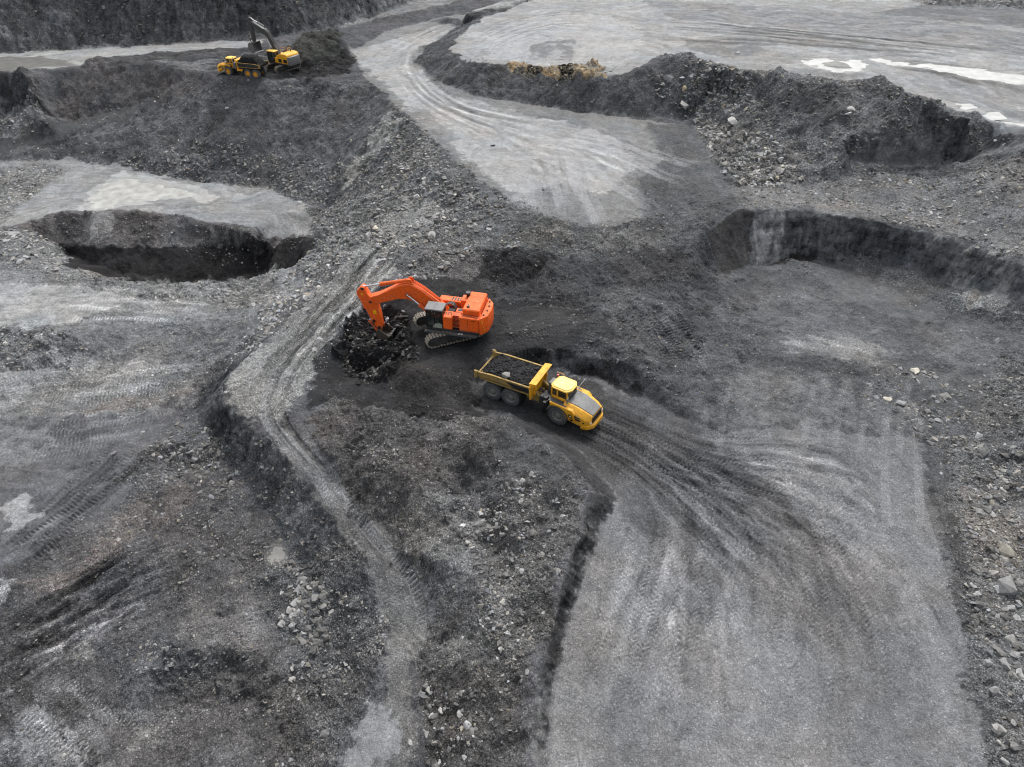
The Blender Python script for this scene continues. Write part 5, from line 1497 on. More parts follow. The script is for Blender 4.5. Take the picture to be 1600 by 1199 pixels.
def coal_material():
    m, nt, b, N, L = nodes('broken_coal')
    tc = N('ShaderNodeTexCoord'); v = N('ShaderNodeTexVoronoi'); v.inputs['Scale'].default_value = 6
    L(tc.outputs['Object'], v.inputs['Vector'])
    s = N('ShaderNodeSeparateColor'); L(v.outputs['Color'], s.inputs[0])
    r = N('ShaderNodeValToRGB')
    e = r.color_ramp.elements
    e[0].position, e[0].color = 0, (*lin([17, 17, 19]), 1)
    e[1].position, e[1].color = 1, (*lin([62, 62, 63]), 1)
    x = e.new(.8); x.color = (*lin([26, 26, 28]), 1)
    x = e.new(.96); x.color = (*lin([44, 44, 46]), 1)
    L(s.outputs[0], r.inputs[0]); L(r.outputs[0], b.inputs['Base Color'])
    b.inputs['Roughness'].default_value = .6
    b.inputs['Specular IOR Level'].default_value = .12
    bu = N('ShaderNodeBump'); bu.inputs['Strength'].default_value = .9; bu.inputs['Distance'].default_value = .1
    L(v.outputs['Distance'], bu.inputs['Height']); L(bu.outputs[0], b.inputs['Normal'])
    return m


M['coal'] = coal_material()


# ---------------------------------------------------------------- shared pieces
def hydraulic(name, parent, p0, p1, r, split, mat):
    """cylinder barrel from p0, rod to p1"""
    p0, p1 = Vector(p0), Vector(p1)
    mid = p0.lerp(p1, split)
    b_ = MB().cyl(p0, mid, r, n=14).cyl(p0.lerp(p1, split - .05), p0.lerp(p1, split + .012), r * 1.15, n=14).done(name, mat, parent)
    MB().cyl(mid, p1, r * .5, n=12).cyl(p0.lerp(p1, .975), p1, r * .85, n=12).done('rod', M['chrome'], b_)
    return b_


def crawler(parent, y, length, r, width, mat_shoe, mat_frame):
    """one crawler: belt of shoes, frame, idler, sprocket, rollers"""
    half = length / 2 - r
    n_s = int((4 * half + 2 * math.pi * r) / .34)
    per = 4 * half + 2 * math.pi * r
    mb = MB()
    for k in range(n_s):
        s = per * k / n_s
        if s < 2 * half: p, t = (-half + s, 2 * r), 0
        elif s < 2 * half + math.pi * r:
            a = (s - 2 * half) / r; p, t = (half + r * math.sin(a), r + r * math.cos(a)), -a
        elif s < 4 * half + math.pi * r: p, t = (half - (s - 2 * half - math.pi * r), 0), math.pi
        else:
            a = (s - 4 * half - math.pi * r) / r; p, t = (-half - r * math.sin(a), r - r * math.cos(a)), math.pi - a
        m = Matrix.Translation((p[0], 0, p[1])) @ Matrix.Rotation(-t, 4, 'Y')
        mb.box(-.125, .125, -width / 2, width / 2, -.08, -.02, m=m)
        mb.box(-.10, -.04, -width / 2, width / 2, -.02, .055, m=m)
    o = mb.done('track', mat_shoe, parent, loc=(0, y, .05))
    MB().prism([(-half, .3), (half, .3), (half + .1, r), (half - .2, 2 * r - .22), (-half + .2, 2 * r - .22), (-half - .1, r)], -width * .36, width * .36, bevel=.05).done('track_frame', mat_frame, o)
    for nm, x, rr in (('idler', half, r - .12), ('sprocket', -half, r - .10)):
        MB().lathe([(-width * .4, .01), (-width * .4, rr * .45), (-width * .34, rr * .5), (-width * .34, rr), (width * .34, rr), (width * .34, rr * .5), (width * .4, rr * .45), (width * .4, .01)], 22).done(nm, mat_frame, o, loc=(x, 0, r))
    for k in range(6):
        MB().cyl((-half + .5 + k * (2 * half - 1) / 5, -width * .4, .28), (-half + .5 + k * (2 * half - 1) / 5, width * .4, .28), .18).done('roller', mat_frame, o)
    return o


def tyre_wheel(parent, x, y, side, r, w, rim_mat):
    """wheel with lugged tyre; side +1 / -1 tells which way it faces"""
    t = MB().lathe([(-w * .42, r * .55), (-w * .5, r * .72), (-w * .5, r * .86), (-w * .42, r * .955), (-w * .2, r * .97), (w * .2, r * .97), (w * .42, r * .955), (w * .5, r * .86), (w * .5, r * .72), (w * .42, r * .55)], 40)
    for k in range(26):
        a = 2 * math.pi * k / 26
        for sgn in (-1, 1):
            m = Matrix.Rotation(a + (.12 if sgn > 0 else 0), 4, 'Y') @ Matrix.Translation((0, sgn * w * .26, r * .975)) @ Matrix.Rotation(sgn * .45, 4, 'Z')
            t.box(-.065, .065, -w * .23, w * .23, -.03, .035, m=m)
    wh = t.done('wheel', M['tyre'], parent, loc=(x, y, r))
    s = side
    MB().lathe([(s * w * .34, .01), (s * w * .40, .02), (s * w * .40, r * .22), (s * w * .30, r * .26), (s * w * .22, r * .46), (s * w * .44, r * .54), (s * w * .44, r * .585), (s * w * .36, r * .60), (-s * w * .4, r * .58), (-s * w * .4, .02)], 30).done('rim', rim_mat, wh)
    nut = MB()
    for k in range(12):
        a = 2 * math.pi * k / 12
        nut.cyl((r * .34 * math.cos(a), s * w * .24, r * .34 * math.sin(a)), (r * .34 * math.cos(a), s * w * .32, r * .34 * math.sin(a)), .03, n=6)
    nut.done('wheel_nuts', M['dark'], wh)
    return wh


def rail(parent, pts, posts, h=1.0, r=.025, mat=None, name='handrail'):
    """handrail along pts (on the deck) with posts"""
    mb = MB()
    up = [(p[0], p[1], p[2] + h) for p in pts]
    mb.tube(up, r).tube([(p[0], p[1], p[2] + h * .5) for p in pts], r * .8)
    for p in posts: mb.cyl((p[0], p[1], p[2]), (p[0], p[1], p[2] + h), r, n=6)
    return mb.done(name, mat or M['orange'], parent)


def operator(name, loc, rz, vest, label):
    """seated machine operator, hands forward on the controls"""
    me = bpy.data.meshes.new(name)
    J = [(0, 0, .10, .17, .20), (0, 0, .32, .16, .19), (0, 0, .52, .15, .21), (.01, 0, .60, .07, .08), (.02, 0, .66, .065, .065), (.03, 0, .74, .10, .085), (.03, 0, .83, .095, .08)]
    V = [j[:3] for j in J]; R = [j[3:] for j in J]; E = [(i, i + 1) for i in range(len(J) - 1)]
    for s in (1, -1):
        a = len(V)
        V += [(0, s * .21, .50), (.10, s * .26, .27), (.34, s * .20, .24), (.42, s * .19, .25)]; R += [(.07, .07), (.05, .05), (.038, .038), (.045, .03)]
        E += [(2, a), (a, a + 1), (a + 1, a + 2), (a + 2, a + 3)]
        a = len(V)
        V += [(.02, s * .11, .06), (.44, s * .14, .10), (.52, s * .14, -.30), (.62, s * .14, -.36)]; R += [(.10, .10), (.075, .075), (.055, .055), (.05, .04)]
        E += [(0, a), (a, a + 1), (a + 1, a + 2), (a + 2, a + 3)]
    me.from_pydata(V, E, [])
    o = bpy.data.objects.new(name, me)
    o.location, o.rotation_euler = loc, (0, 0, rz)
    COL.objects.link(o)
    md = o.modifiers.new('skin', 'SKIN')
    for d, r_ in zip(me.skin_vertices[0].data, R): d.radius = r_
    me.skin_vertices[0].data[0].use_root = True
    o.modifiers.new('sub', 'SUBSURF').levels = 1
    m, nt, b, N, L = nodes('clothes')
    tc = N('ShaderNodeTexCoord'); sp = N('ShaderNodeSeparateXYZ'); L(tc.outputs['Object'], sp.inputs[0])
    rp = N('ShaderNodeValToRGB'); rp.color_ramp.interpolation = 'CONSTANT'
    e = rp.color_ramp.elements
    e[0].position, e[0].color = 0, (*lin([40, 44, 58]), 1)
    e[1].position, e[1].color = .34, (*lin(vest), 1)
    x = e.new(.66); x.color = (*lin([176, 132, 108]), 1)
    mr = N('ShaderNodeMapRange'); L(sp.outputs['Z'], mr.inputs['Value'])
    mr.inputs['From Min'].default_value, mr.inputs['From Max'].default_value = -.4, 1.2
    L(mr.outputs[0], rp.inputs[0]); L(rp.outputs[0], b.inputs['Base Color'])
    b.inputs['Roughness'].default_value = .8
    me.materials.append(m)
    MB().lathe([(.86, .145), (.87, .14), (.92, .125), (.97, .085), (.99, .01)], 16, axis='z').box(.08, .2, -.09, .09, .86, .875).done('helmet', M['white'], o, loc=(.03, 0, 0))
    tag(o, label, 'person')
    return o
# ================================================================ orange digger
def orange_digger():
    Z0 = 1.5
    T = empty('mining_excavator', (-6.7, 59.5, Z0), math.radians(167.4))
    tag(T, 'big orange crawler excavator digging black coal with its bucket down', 'excavator')
    O, OD, K, G = M['orange'], M['orange_d'], M['dark'], M['grey']
    # undercarriage turned against the house
    U = empty('undercarriage', (0, 0, 0), math.radians(203 - 167.4), T)
    for y in (-2.05, 2.05): crawler(U, y, 6.3, .66, .85, M['track'], K)
    MB().box(-1.6, 1.6, -1.75, 1.75, .55, 1.15, .1).cyl((0, 0, 1.1), (0, 0, 1.5), 1.5, n=32).done('car_body', K, U)
    flatten(T, U)
    # house
    MB().prism([(-3.9, -2.1), (1.4, -2.1), (1.4, .7), (1.75, .7), (1.75, 2.1), (-3.9, 2.1)], 1.42, 1.66, 'z', .04).done('deck', K, T)
    cw = MB().prism([(-3.92, 2.12), (-4.62, 1.25), (-4.75, 0), (-4.62, -1.25), (-3.92, -2.12)], 1.35, 3.35, 'z', .10, 2).done('counterweight', O, T)
    eyes = MB()
    for x, y in ((-4.2, 1.2), (-4.35, .35), (-4.35, -.5), (-4.2, -1.3)): eyes.cyl((x, y, 3.34), (x, y, 3.46), .09, n=8)
    eyes.done('lifting_eyes', M['black'], cw)
    dm = Matrix.Rotation(math.atan2(.70, .87) , 4, 'Z')
    for z0, z1, k in ((2.75, 3.05, .3), (1.75, 1.95, .55), (2.2, 2.32, .45)):
        x, y = -3.92 - .7 * k, 2.12 - .87 * k
        MB().box(-.006, .02, -.16, .16, z0, z1, m=Matrix.Translation((x - .01, y + .01, 0)) @ Matrix.Rotation(math.atan2(.7, -.87) + math.pi / 2 + math.pi / 2, 4, 'Z') @ Matrix.Rotation(math.pi / 2, 4, 'Z')).done('reflector', M['decal_y'], cw)
    side = MB().box(-3.9, -1.78, .9, 2.1, 1.662, 3.32, .06).done('side_housing', O, T)
    lines = MB()
    for x in (-3.85, -2.75, -1.84): lines.box(x, x + .025, 2.101, 2.108, 1.8, 3.2)
    for z in (1.80,): lines.box(-3.85, -1.82, 2.101, 2.108, z, z + .025)
    lines.done('panel_seams', M['black'], side)
    MB().box(-3.55, -3.1, 2.102, 2.112, 3.0, 3.08).done('model_marking', M['black'], side)
    MB().box(-1.05, -.08, .9, 2.1, 1.662, 3.15, .06).done('front_locker', O, T)
    v = MB()
    for x in (-.9, -.62, -.36): v.box(x, x + .1, 1.2, 1.6, 3.152, 3.175)
    v.done('vent_slots', M['black'], T)
    st = MB()
    for k, (z, y) in enumerate(((1.9, 1.98), (2.3, 1.86), (2.7, 1.74), (3.1, 1.62))): st.box(-1.78, -1.06, y - .16, y, z, z + .05)
    st.box(-1.78, -1.06, .9, 1.5, 1.662, 3.1)
    st.done('stair', OD, T)
    tr = MB()
    for k, (z, y) in enumerate(((1.9, 1.985), (2.3, 1.865), (2.7, 1.745))): tr.box(-1.74, -1.10, y, y + .02, z - .02, z + .05)
    tr.done('stair_nosing', M['black'], T)
    hd = MB().box(-3.82, -2.05, -1.95, 1.55, 3.322, 4.0, .10).box(-3.82, -2.05, -2.1, .9, 1.665, 3.33, .05).done('engine_hood', O, T)
    sm = MB()
    sm.box(-3.80, -2.07, .1, .13, 4.001, 4.008).box(-3.0, -2.97, -1.8, 1.4, 4.001, 4.008).box(-3.80, -2.07, -1.0, -.97, 4.001, 4.008)
    sm.done('hood_seams', OD, hd)
    MB().prism([(-2.62, .86), (-2.45, .72), (-2.52, .98), (-2.40, 1.12), (-2.62, 1.18), (-2.72, 1.05)], 4.0, 4.16, 'z').done('exhaust_outlet', M['black'], hd)
    MB().box(-2.06, -1.35, -1.5, -.35, 1.67, 3.75, .05).done('air_filter_housing', O, T)
    MB().cyl((-1.95, -1.2, 3.74), (-1.95, -1.2, 4.15), .2).cyl((-1.95, -1.2, 4.15), (-1.95, -1.2, 4.3), .27).done('pre_cleaner', M['black'], T)
    MB().box(-2.06, -1.06, .0, .9, 1.67, 3.0, .05).box(-1.9, -1.15, .1, .8, 3.0, 3.08).done('centre_housing', O, T)
    MB().box(-1.75, -1.3, .2, .6, 3.085, 3.12).done('grille', M['black'], T)
    tank = MB().box(-1.3, 1.3, -2.1, -1.1, 1.665, 3.0, .06).done('fuel_tank', O, T)
    v = MB()
    for k in range(4): v.box(-1.1 + k * .3, -.95 + k * .3, -1.9, -1.3, 3.0, 3.03)
    v.done('vent_slots', M['black'], tank)
    MB().box(-1.3, .2, -1.08, -.02, 1.665, 2.35).done('valve_block', K, T)
    hs_ = MB()
    for y in (-.75, -.55, -.35): hs_.tube([(-.9, y, 2.3), (-.6, y, 3.0), (-.2, y, 3.2), (.3, y, 2.9)], .06)
    hs_.done('hoses', M['grey'], T)
    wk = MB().box(-3.6, 1.8, 2.13, 2.62, 1.30, 1.42, .02).box(-3.6, 1.8, 2.55, 2.62, 1.42, 1.52).done('walkway', M['grey_d'], T)
    ww = MB()
    for k in range(2): ww.box(-2.2 + k * .28, -2.0 + k * .28, 2.18, 2.5, 1.421, 1.428)
    ww.done('walkway_marking', M['white'], wk)
    rail(T, [(-.1, 1.95, 3.15), (-1.0, 1.95, 3.15)], [(-.1, 1.95, 3.15), (-1.0, 1.95, 3.15)], .55, mat=OD)
    rail(T, [(-1.9, .9, 3.0), (-1.9, 1.45, 3.32), (-3.7, 1.95, 3.32)], [(-2.6, 1.85, 3.32), (-3.7, 1.95, 3.32)], .12, mat=OD)
    # cab
    cab = MB()
    for x, y in ((.0, .78), (.0, 2.06), (1.62, .78), (1.62, 2.06)): cab.box(x - .05, x + .05, y - .05, y + .05, 1.665, 3.75)
    cab.box(-.05, 1.67, .73, 2.11, 1.665, 1.95).box(.78, .86, 2.02, 2.1, 1.9, 3.75).box(-.06, 0, .75, 2.09, 1.9, 3.7)
    cab = cab.done('cab', M['black'], T)
    MB().box(-.16, 1.78, .66, 2.2, 3.75, 3.93, .06).box(.78, .82, .68, 2.18, 3.932, 3.95).done('cab_roof', M['grey'], cab)
    MB().box(.02, 1.6, 2.05, 2.07, 1.96, 3.74).done('side_window', M['glass'], cab)
    MB().box(1.61, 1.63, .8, 2.05, 1.96, 3.74).done('windscreen', M['glass'], cab)
    MB().prism([(.0, 1.72), (.0, 2.15), (.25, 2.32), (.7, 2.2), (1.0, 1.85), (1.02, 1.72)], 2.112, 2.14).done('door_panel', M['pale_panel'], cab)
    MB().box(.1, .6, 1.15, 1.7, 1.96, 2.35, .05).box(.05, .2, 1.15, 1.7, 2.3, 3.1, .05).done('seat', M['black'], cab)
    lw = MB().box(1.66, 1.72, 1.75, 1.95, 2.05, 2.17).box(1.66, 1.72, 1.3, 1.55, 2.02, 2.14).done('work_lights', M['lamp'], cab)
    # front end: boom, stick, bucket in the plane of the house
    yb = -.25
    boom = MB().prism([(.15, 1.95), (.0, 2.45), (.95, 3.45), (2.5, 4.62), (3.5, 5.18), (4.15, 5.28), (5.0, 5.0), (7.5, 3.5), (8.55, 3.05), (8.78, 2.65), (8.5, 2.25), (7.7, 2.40), (5.4, 3.28), (4.4, 3.42), (3.6, 3.25), (2.2, 2.55), (.8, 1.85)], yb - .48, yb + .48, bevel=.05).done('boom', O, T)
    MB().cyl((8.45, yb - .62, 2.6), (8.45, yb + .62, 2.6), .2).cyl((4.2, yb - .7, 4.1), (4.2, yb + .7, 4.1), .24).done('boom_pins', OD, boom)
    MB().cyl((8.45, yb - .64, 2.6), (8.45, yb + .64, 2.6), .12).done('pin_caps', M['black'], boom)
    pp = MB()
    for y in (yb - .3, yb - .12, yb + .3): pp.tube([(.8, y, 3.4), (2.4, y, 4.66), (3.4, y, 5.26), (4.2, y, 5.40), (5.0, y, 5.1)], .05)
    pp.done('hydraulic_lines', O, boom)
    stick = MB().prism([(9.05, 4.15), (9.4, 4.22), (10.0, 3.55), (10.02, 3.1), (9.25, 1.35), (8.45, -.6), (8.15, -1.0), (7.8, -.98), (7.62, -.6), (7.68, .8), (7.85, 2.1), (8.15, 2.75), (8.75, 3.3)], yb - .36, yb + .36, bevel=.05).done('stick', O, T)
    MB().box(8.05, 8.4, yb + .361, yb + .368, .9, 1.4).done('stick_decal', M['decal_y'], stick)
    MB().box(9.3, 9.5, yb + .361, yb + .368, 3.2, 3.4).done('stick_decal', M['decal_y'], stick)
    MB().cyl((7.95, yb - .6, -.75), (7.95, yb + .6, -.75), .17).cyl((8.45, yb - .55, .05), (8.45, yb + .55, .05), .16).cyl((9.25, yb - .45, 3.98), (9.25, yb + .45, 3.98), .16).done('stick_pins', M['black'], stick)
    for s in (-1, 1):
        hydraulic('boom_cylinder', T, (1.15, yb + s * .78, 1.75), (4.2, yb + s * .62, 4.1), .19, .58, O)
    hydraulic('stick_cylinder', T, (3.9, yb, 5.55), (9.25, yb, 4.05), .2, .62, O)
    MB().prism([(3.5, 5.1), (3.7, 5.75), (4.1, 5.75), (4.4, 5.2)], yb - .3, yb - .2).prism([(3.5, 5.1), (3.7, 5.75), (4.1, 5.75), (4.4, 5.2)], yb + .2, yb + .3).done('cylinder_bracket', O, boom)
    hydraulic('bucket_cylinder', T, (9.95, yb, 3.35), (9.0, yb, -.15), .17, .55, O)
    lk = MB()
    for s in (-1, 1):
        lk.prism([(9.12, -.1), (9.0, -.32), (8.35, -.05), (8.35, .18)], yb + s * .42 - .05, yb + s * .42 + .05)
        lk.prism([(9.15, -.05), (8.9, -.2), (8.25, -1.25), (8.45, -1.3)], yb + s * .3 - .05, yb + s * .3 + .05)
    lk.done('bucket_linkage', OD, T)
    # bucket: curled shell with teeth, mouth towards the machine
    prof = [(7.72, -.78), (8.05, -.88), (8.3, -1.2), (8.28, -1.6), (8.05, -1.95), (7.6, -2.1), (7.1, -1.98), (6.75, -1.62)]
    bk = MB()
    w = .78
    n = len(prof)
    inn = [(7.72, -.95), (8.0, -1.02), (8.18, -1.25), (8.17, -1.57), (7.98, -1.85), (7.6, -1.98), (7.15, -1.88), (6.78, -1.57)]
    for a, c in (('o', prof), ('i', inn)): pass
    for i in range(n - 1):
        for P0, P1 in (((prof[i], prof[i + 1]), (inn[i], inn[i + 1])),):
            vs = [(P0[0][0], yb - w, P0[0][1]), (P0[1][0], yb - w, P0[1][1]), (P1[1][0], yb - w, P1[1][1]), (P1[0][0], yb - w, P1[0][1])]
            vs += [(x, yb + w, z) for x, _, z in vs]
            bk._add(vs, [(0, 1, 2, 3), (4, 5, 6, 7), (0, 1, 5, 4), (1, 2, 6, 5), (2, 3, 7, 6), (3, 0, 4, 7)])
    for y in (yb - w - .05, yb + w - .01): bk.prism(prof, y, y + .06)
    bk = bk.done('bucket', M['steel_b'], T)
    MB().prism([(7.6, -.62), (8.3, -.9), (8.3, -1.2), (7.7, -1.1)], yb - .45, yb - .3).prism([(7.6, -.62), (8.3, -.9), (8.3, -1.2), (7.7, -1.1)], yb + .3, yb + .45).done('bucket_ears', OD, bk)
    for k in range(5):
        y = yb - .64 + k * .32
        MB().prism([(6.84, -1.52), (6.9, -1.74), (6.5, -1.35)], y - .07, y + .07).done('tooth', M['grey'], bk)
    # operator
    p = T.matrix_world if False else Matrix.Translation((-6.7, 59.5, Z0)) @ Matrix.Rotation(math.radians(167.4), 4, 'Z')
    q = p @ Vector((.32, 1.42, 2.36))
    operator('person', q, math.radians(167.4), (206, 92, 40), 'seated operator in orange workwear inside the orange excavator cab')
    return T


orange_digger()


# ================================================================ articulated hauler
def hauler(O, ang, bend, rim_mat, label, heap, seed, worn, flat_load, scl=1.0):
    T = empty('articulated_hauler', O, ang)
    T.scale = (scl, scl, scl)
    tag(T, label, 'dump truck')
    Y, YD, K, G = M['yellow'], (M['yellow_d'] if worn else M['yellow']), M['dark'], M['grey_d']
    R, WT = .97, .80
    for x in (-1.0, 1.0):
        for s in (1, -1): tyre_wheel(T, x, s * 1.27, s, R, WT, rim_mat)
        MB().cyl((x, -1.1, R), (x, 1.1, R), .16).cyl((x, -.35, R), (x, .35, R), .32).done('axle', K, T)
    MB().box(-2.1, 3.2, -.55, -.25, 1.15, 1.6, .03).box(-2.1, 3.2, .25, .55, 1.15, 1.6, .03).box(-1.9, -1.7, -.3, .3, 1.2, 1.5).box(2.4, 2.7, -.3, .3, 1.2, 1.5).done('rear_frame', K, T)
    for s in (1, -1):
        MB().box(-1.15, 1.15, s * .62 - .1, s * .62 + .1, .85, 1.15, .03).done('bogie_beam', K, T)
        MB().box(2.15, 2.22, s * 1.27 - .42, s * 1.27 + .42, .55, 1.55).done('mudguard', M['black'], T)
    # body: open trough, outer skin, inner skin
    sec = [(-1.78, 3.15), (-1.74, 2.55), (-1.3, 1.75), (1.3, 1.75), (1.74, 2.55), (1.78, 3.15)]
    isec = [(-1.64, 3.15), (-1.60, 2.6), (-1.22, 1.88), (1.22, 1.88), (1.60, 2.6), (1.64, 3.15)]
    stations = [(-2.65, .95, .72), (-2.2, .88, .45), (-1.0, 1.0, .12), (3.15, 1.0, .0)]     # x, side-height factor, floor lift
    def ring(sc, x, f, lift):
        out = []
        for y, z in sc:
            zz = 1.75 + (z - 1.75) * f if z > 2.0 else z + lift
            if 2.0 < z < 3.0: zz = max(zz, 1.75 + lift + .25)
            out.append((x, y, zz))
        return out
    bm_ = MB()
    ro = [ring(sec, *s) for s in stations]
    ri = [ring(isec, *s) for s in stations]
    vs = [p for r in ro for p in r] + [p for r in ri for p in r]
    off = 6 * len(stations)
    fs = []
    for k in range(len(stations) - 1):
        for i in range(5):
            fs.append((k * 6 + i, k * 6 + i + 1, (k + 1) * 6 + i + 1, (k + 1) * 6 + i))
            fs.append((off + k * 6 + i, off + k * 6 + i + 1, off + (k + 1) * 6 + i + 1, off + (k + 1) * 6 + i))
        for i in (0, 5): fs.append((k * 6 + i, (k + 1) * 6 + i, off + (k + 1) * 6 + i, off + k * 6 + i))
    for k in (0, len(stations) - 1):
        for i in range(5): fs.append((k * 6 + i, k * 6 + i + 1, off + k * 6 + i + 1, off + k * 6 + i))
    bm_._add(vs, fs)
    body = bm_.done('dump_body', YD if worn else M['dark'], T, smooth=.3)
    if not worn: YD = M['yellow_d']
    for s in (1, -1):
        MB().prism([(-2.6, 3.02), (-2.2, 2.96), (-1.0, 3.11), (3.2, 3.11), (3.2, 3.19), (-1.0, 3.19), (-2.2, 3.06), (-2.6, 3.12)], s * 1.63, s * 1.82, bevel=.02).done('top_rail', YD, body)
        MB().prism([(-2.75, 2.25), (-2.75, 3.2), (-2.38, 3.16), (-2.38, 2.45)], s * 1.70, s * 1.92, bevel=.03).done('tail_post', YD, body)
        MB().prism([(-2.3, 2.28), (-.6, 2.22), (3.1, 2.22), (3.1, 2.34), (-.6, 2.34), (-2.3, 2.40)], s * 1.60, s * 1.74).done('side_rib', YD, body)
        MB().prism([(.6, 2.98), (1.5, 2.5), (3.05, 2.5), (3.05, 2.98)], s * 1.778, s * 1.80).done('side_panel', M['black'], body)
    MB().prism([(-1.78, 1.72), (1.78, 1.72), (1.95, 3.3), (1.7, 3.62), (-1.7, 3.62), (-1.95, 3.3)], 3.1, 3.26, 'x', .02).done('headboard', Y, body)
    MB().prism([(3.02, 3.52), (3.02, 3.64), (3.75, 3.74), (3.75, 3.62)], -1.75, 1.75, bevel=.02).prism([(3.2, 2.9), (3.74, 3.66), (3.2, 3.6)], -1.75, -1.66).prism([(3.2, 2.9), (3.74, 3.66), (3.2, 3.6)], 1.66, 1.75).done('spill_guard', Y, body)
    for s in (1, -1):
        MB().prism([(3.26, 2.0), (3.26, 3.2), (3.55, 2.9), (3.45, 2.0)], s * 1.2 - .06, s * 1.2 + .06).done('headboard_rib', Y, body)
        hydraulic('hoist_cylinder', T, (2.9, s * .85, 1.2), (1.2, s * 1.0, 2.0), .13, .6, K)
    MB().box(2.7, 3.7, -.5, .5, .85, 1.75, .08).prism([(2.5, 1.2), (2.5, 2.0), (3.3, 2.3), (4.1, 1.6), (4.1, 1.15)], -1.05, -.75, bevel=.04).prism([(2.5, 1.2), (2.5, 2.0), (3.3, 2.3), (4.1, 1.6), (4.1, 1.15)], .75, 1.05, bevel=.04).done('hitch_frame', YD if worn else Y, T)
    # ---- tractor unit, steered a little about the hitch
    F = empty('tractor_unit', (3.6, 0, 0), bend, T)
    FX = 2.62
    for s in (1, -1): tyre_wheel(F, FX, s * 1.27, s, R, WT, rim_mat)
    MB().cyl((FX, -1.1, R), (FX, 1.1, R), .16).box(.1, 5.2, -.5, .5, .75, 1.3, .05).cyl((-.15, 0, .7), (-.15, 0, 1.8), .28).done('front_frame', K, F)
    # fenders
    for s in (1, -1):
        ro_, ri_ = [], []
        for k in range(13):
            a = math.radians(14 + k * (160 - 14) / 12)
            ro_.append((FX + 1.22 * math.cos(a), R + 1.22 * math.sin(a)))
            ri_.append((FX + 1.12 * math.cos(a), R + 1.12 * math.sin(a)))
        MB().prism(ro_ + ri_[::-1], s * .85, s * 1.76, bevel=.015).done('fender', G, F)
        yb = []
        for k in range(10):
            a = math.radians(20 + k * 12)
            yb.append((FX + 1.25 * math.cos(a), R + 1.25 * math.sin(a)))
        MB().prism(yb + [(FX - .85, 2.42), (FX + 1.5, 2.38), (FX + 1.85, 2.05), (FX + 1.55, 1.30)], s * .95, s * 1.70, bevel=.03).done('wing', Y, F)
        MB().prism([(1.55, 2.43), (3.4, 2.40), (3.8, 2.30), (3.75, 2.26), (1.55, 2.38)], s * .98, s * 1.55, bevel=.01).done('step_plate', G, F)
    # bonnet
    def loft(name, mat, st, bevel=.0):
        vs, fs = [], []
        m_ = len(st[0][1])
        for x, ring_ in st: vs += [(x, y, z) for y, z in ring_]
        for k in range(len(st) - 1):
            for i in range(m_):
                fs.append((k * m_ + i, k * m_ + (i + 1) % m_, (k + 1) * m_ + (i + 1) % m_, (k + 1) * m_ + i))
        fs += [tuple(range(m_)), tuple(range((len(st) - 1) * m_, len(st) * m_))]
        mb = MB(); mb._add(vs, fs, bevel, 2)
        return mb.done(name, mat, F)
    def sect(w0, w1, z0, z1, zs): return [(-w0, z0), (w0, z0), (w0, zs), (w1, z1), (-w1, z1), (-w0, zs)]
    bon = loft('bonnet', Y, [(3.05, sect(1.62, 1.15, 1.25, 2.62, 2.2)), (4.2, sect(1.64, 1.12, 1.0, 2.55, 2.1)), (5.2, sect(1.55, 1.0, .85, 2.25, 1.75)), (5.85, sect(1.25, .86, .85, 1.95, 1.5))], .05)
    MB().prism([(-.85, 0), (.85, 0), (.85, .05), (-.85, .05)], 0, 1.0, 'x', m=Matrix(((1, 0, 0, 0), (0, 1, 0, 0), (0, 0, 1, 0), (0, 0, 0, 1))))
    vs = []
    for x, w_, z in ((3.1, .98, 2.66), (4.2, .95, 2.592), (5.2, .86, 2.292), (5.84, .76, 2.0)): vs += [(x, -w_, z - .03), (x, w_, z - .03), (x, w_ - .04, z + .015), (x, -w_ + .04, z + .015)]
    fs = [(k * 4 + i, k * 4 + (i + 1) % 4, (k + 1) * 4 + (i + 1) % 4, (k + 1) * 4 + i) for k in range(3) for i in range(4)] + [(0, 1, 2, 3), (12, 13, 14, 15)]
    mb = MB(); mb._add(vs, fs); mb.done('bonnet_panel', M['grey'], bon)
    gl_ = MB().box(5.86, 5.90, -.85, .85, 1.15, 1.85)
    for k in range(6): gl_.box(5.90, 5.93, -.85, .85, 1.18 + k * .11, 1.22 + k * .11)
    gl_.done('grille', M['black'], bon)
    MB().prism([(5.2, -1.62), (5.75, -1.42), (6.12, -.85), (6.12, .85), (5.75, 1.42), (5.2, 1.62), (5.0, 1.5), (5.0, -1.5)], .62, 1.08, 'z', .05).done('bumper', Y, bon)
    for s in (1, -1):
        for z, x0, x1 in ((1.83, 4.35, 5.0), (1.55, 4.42, 5.06)):
            MB().prism([(x0, z + .09), (x1 - .1, z + .07), (x1, z - .06), (x0 + .12, z - .09)], s * 1.60, s * 1.655).done('side_vent', M['black'], bon)
        MB().box(5.5, 5.6, s * 1.05 - .16, s * 1.05 + .16, 1.3, 1.46, m=Matrix.Translation((.29, s * .04, -.05))).done('headlight', M['lamp'], bon)
        MB().cyl((4.02, s * 1.63, 1.72), (4.02, s * 1.70, 1.72), .26, n=18).cyl((4.15, s * 1.63, 1.3), (4.15, s * 1.70, 1.3), .14, n=12).done('tow_recess', M['black'], bon)
        MB().cyl((4.02, s * 1.69, 1.72), (4.02, s * 1.72, 1.72), .07, n=10).done('badge', M['lamp'], bon)
        MB().box(5.05, 5.4, s * 1.50, s * 1.545, 1.33, 1.42).done('lettering_plate', M['black'], bon)
    # cab
    pil = MB()
    def plan(x0, x1, w_, c): return [(x0, -w_ + c), (x0 + c, -w_), (x1 - c, -w_), (x1, -w_ + c * 1.6), (x1, w_ - c * 1.6), (x1 - c, w_), (x0 + c, w_), (x0, w_ - c)]
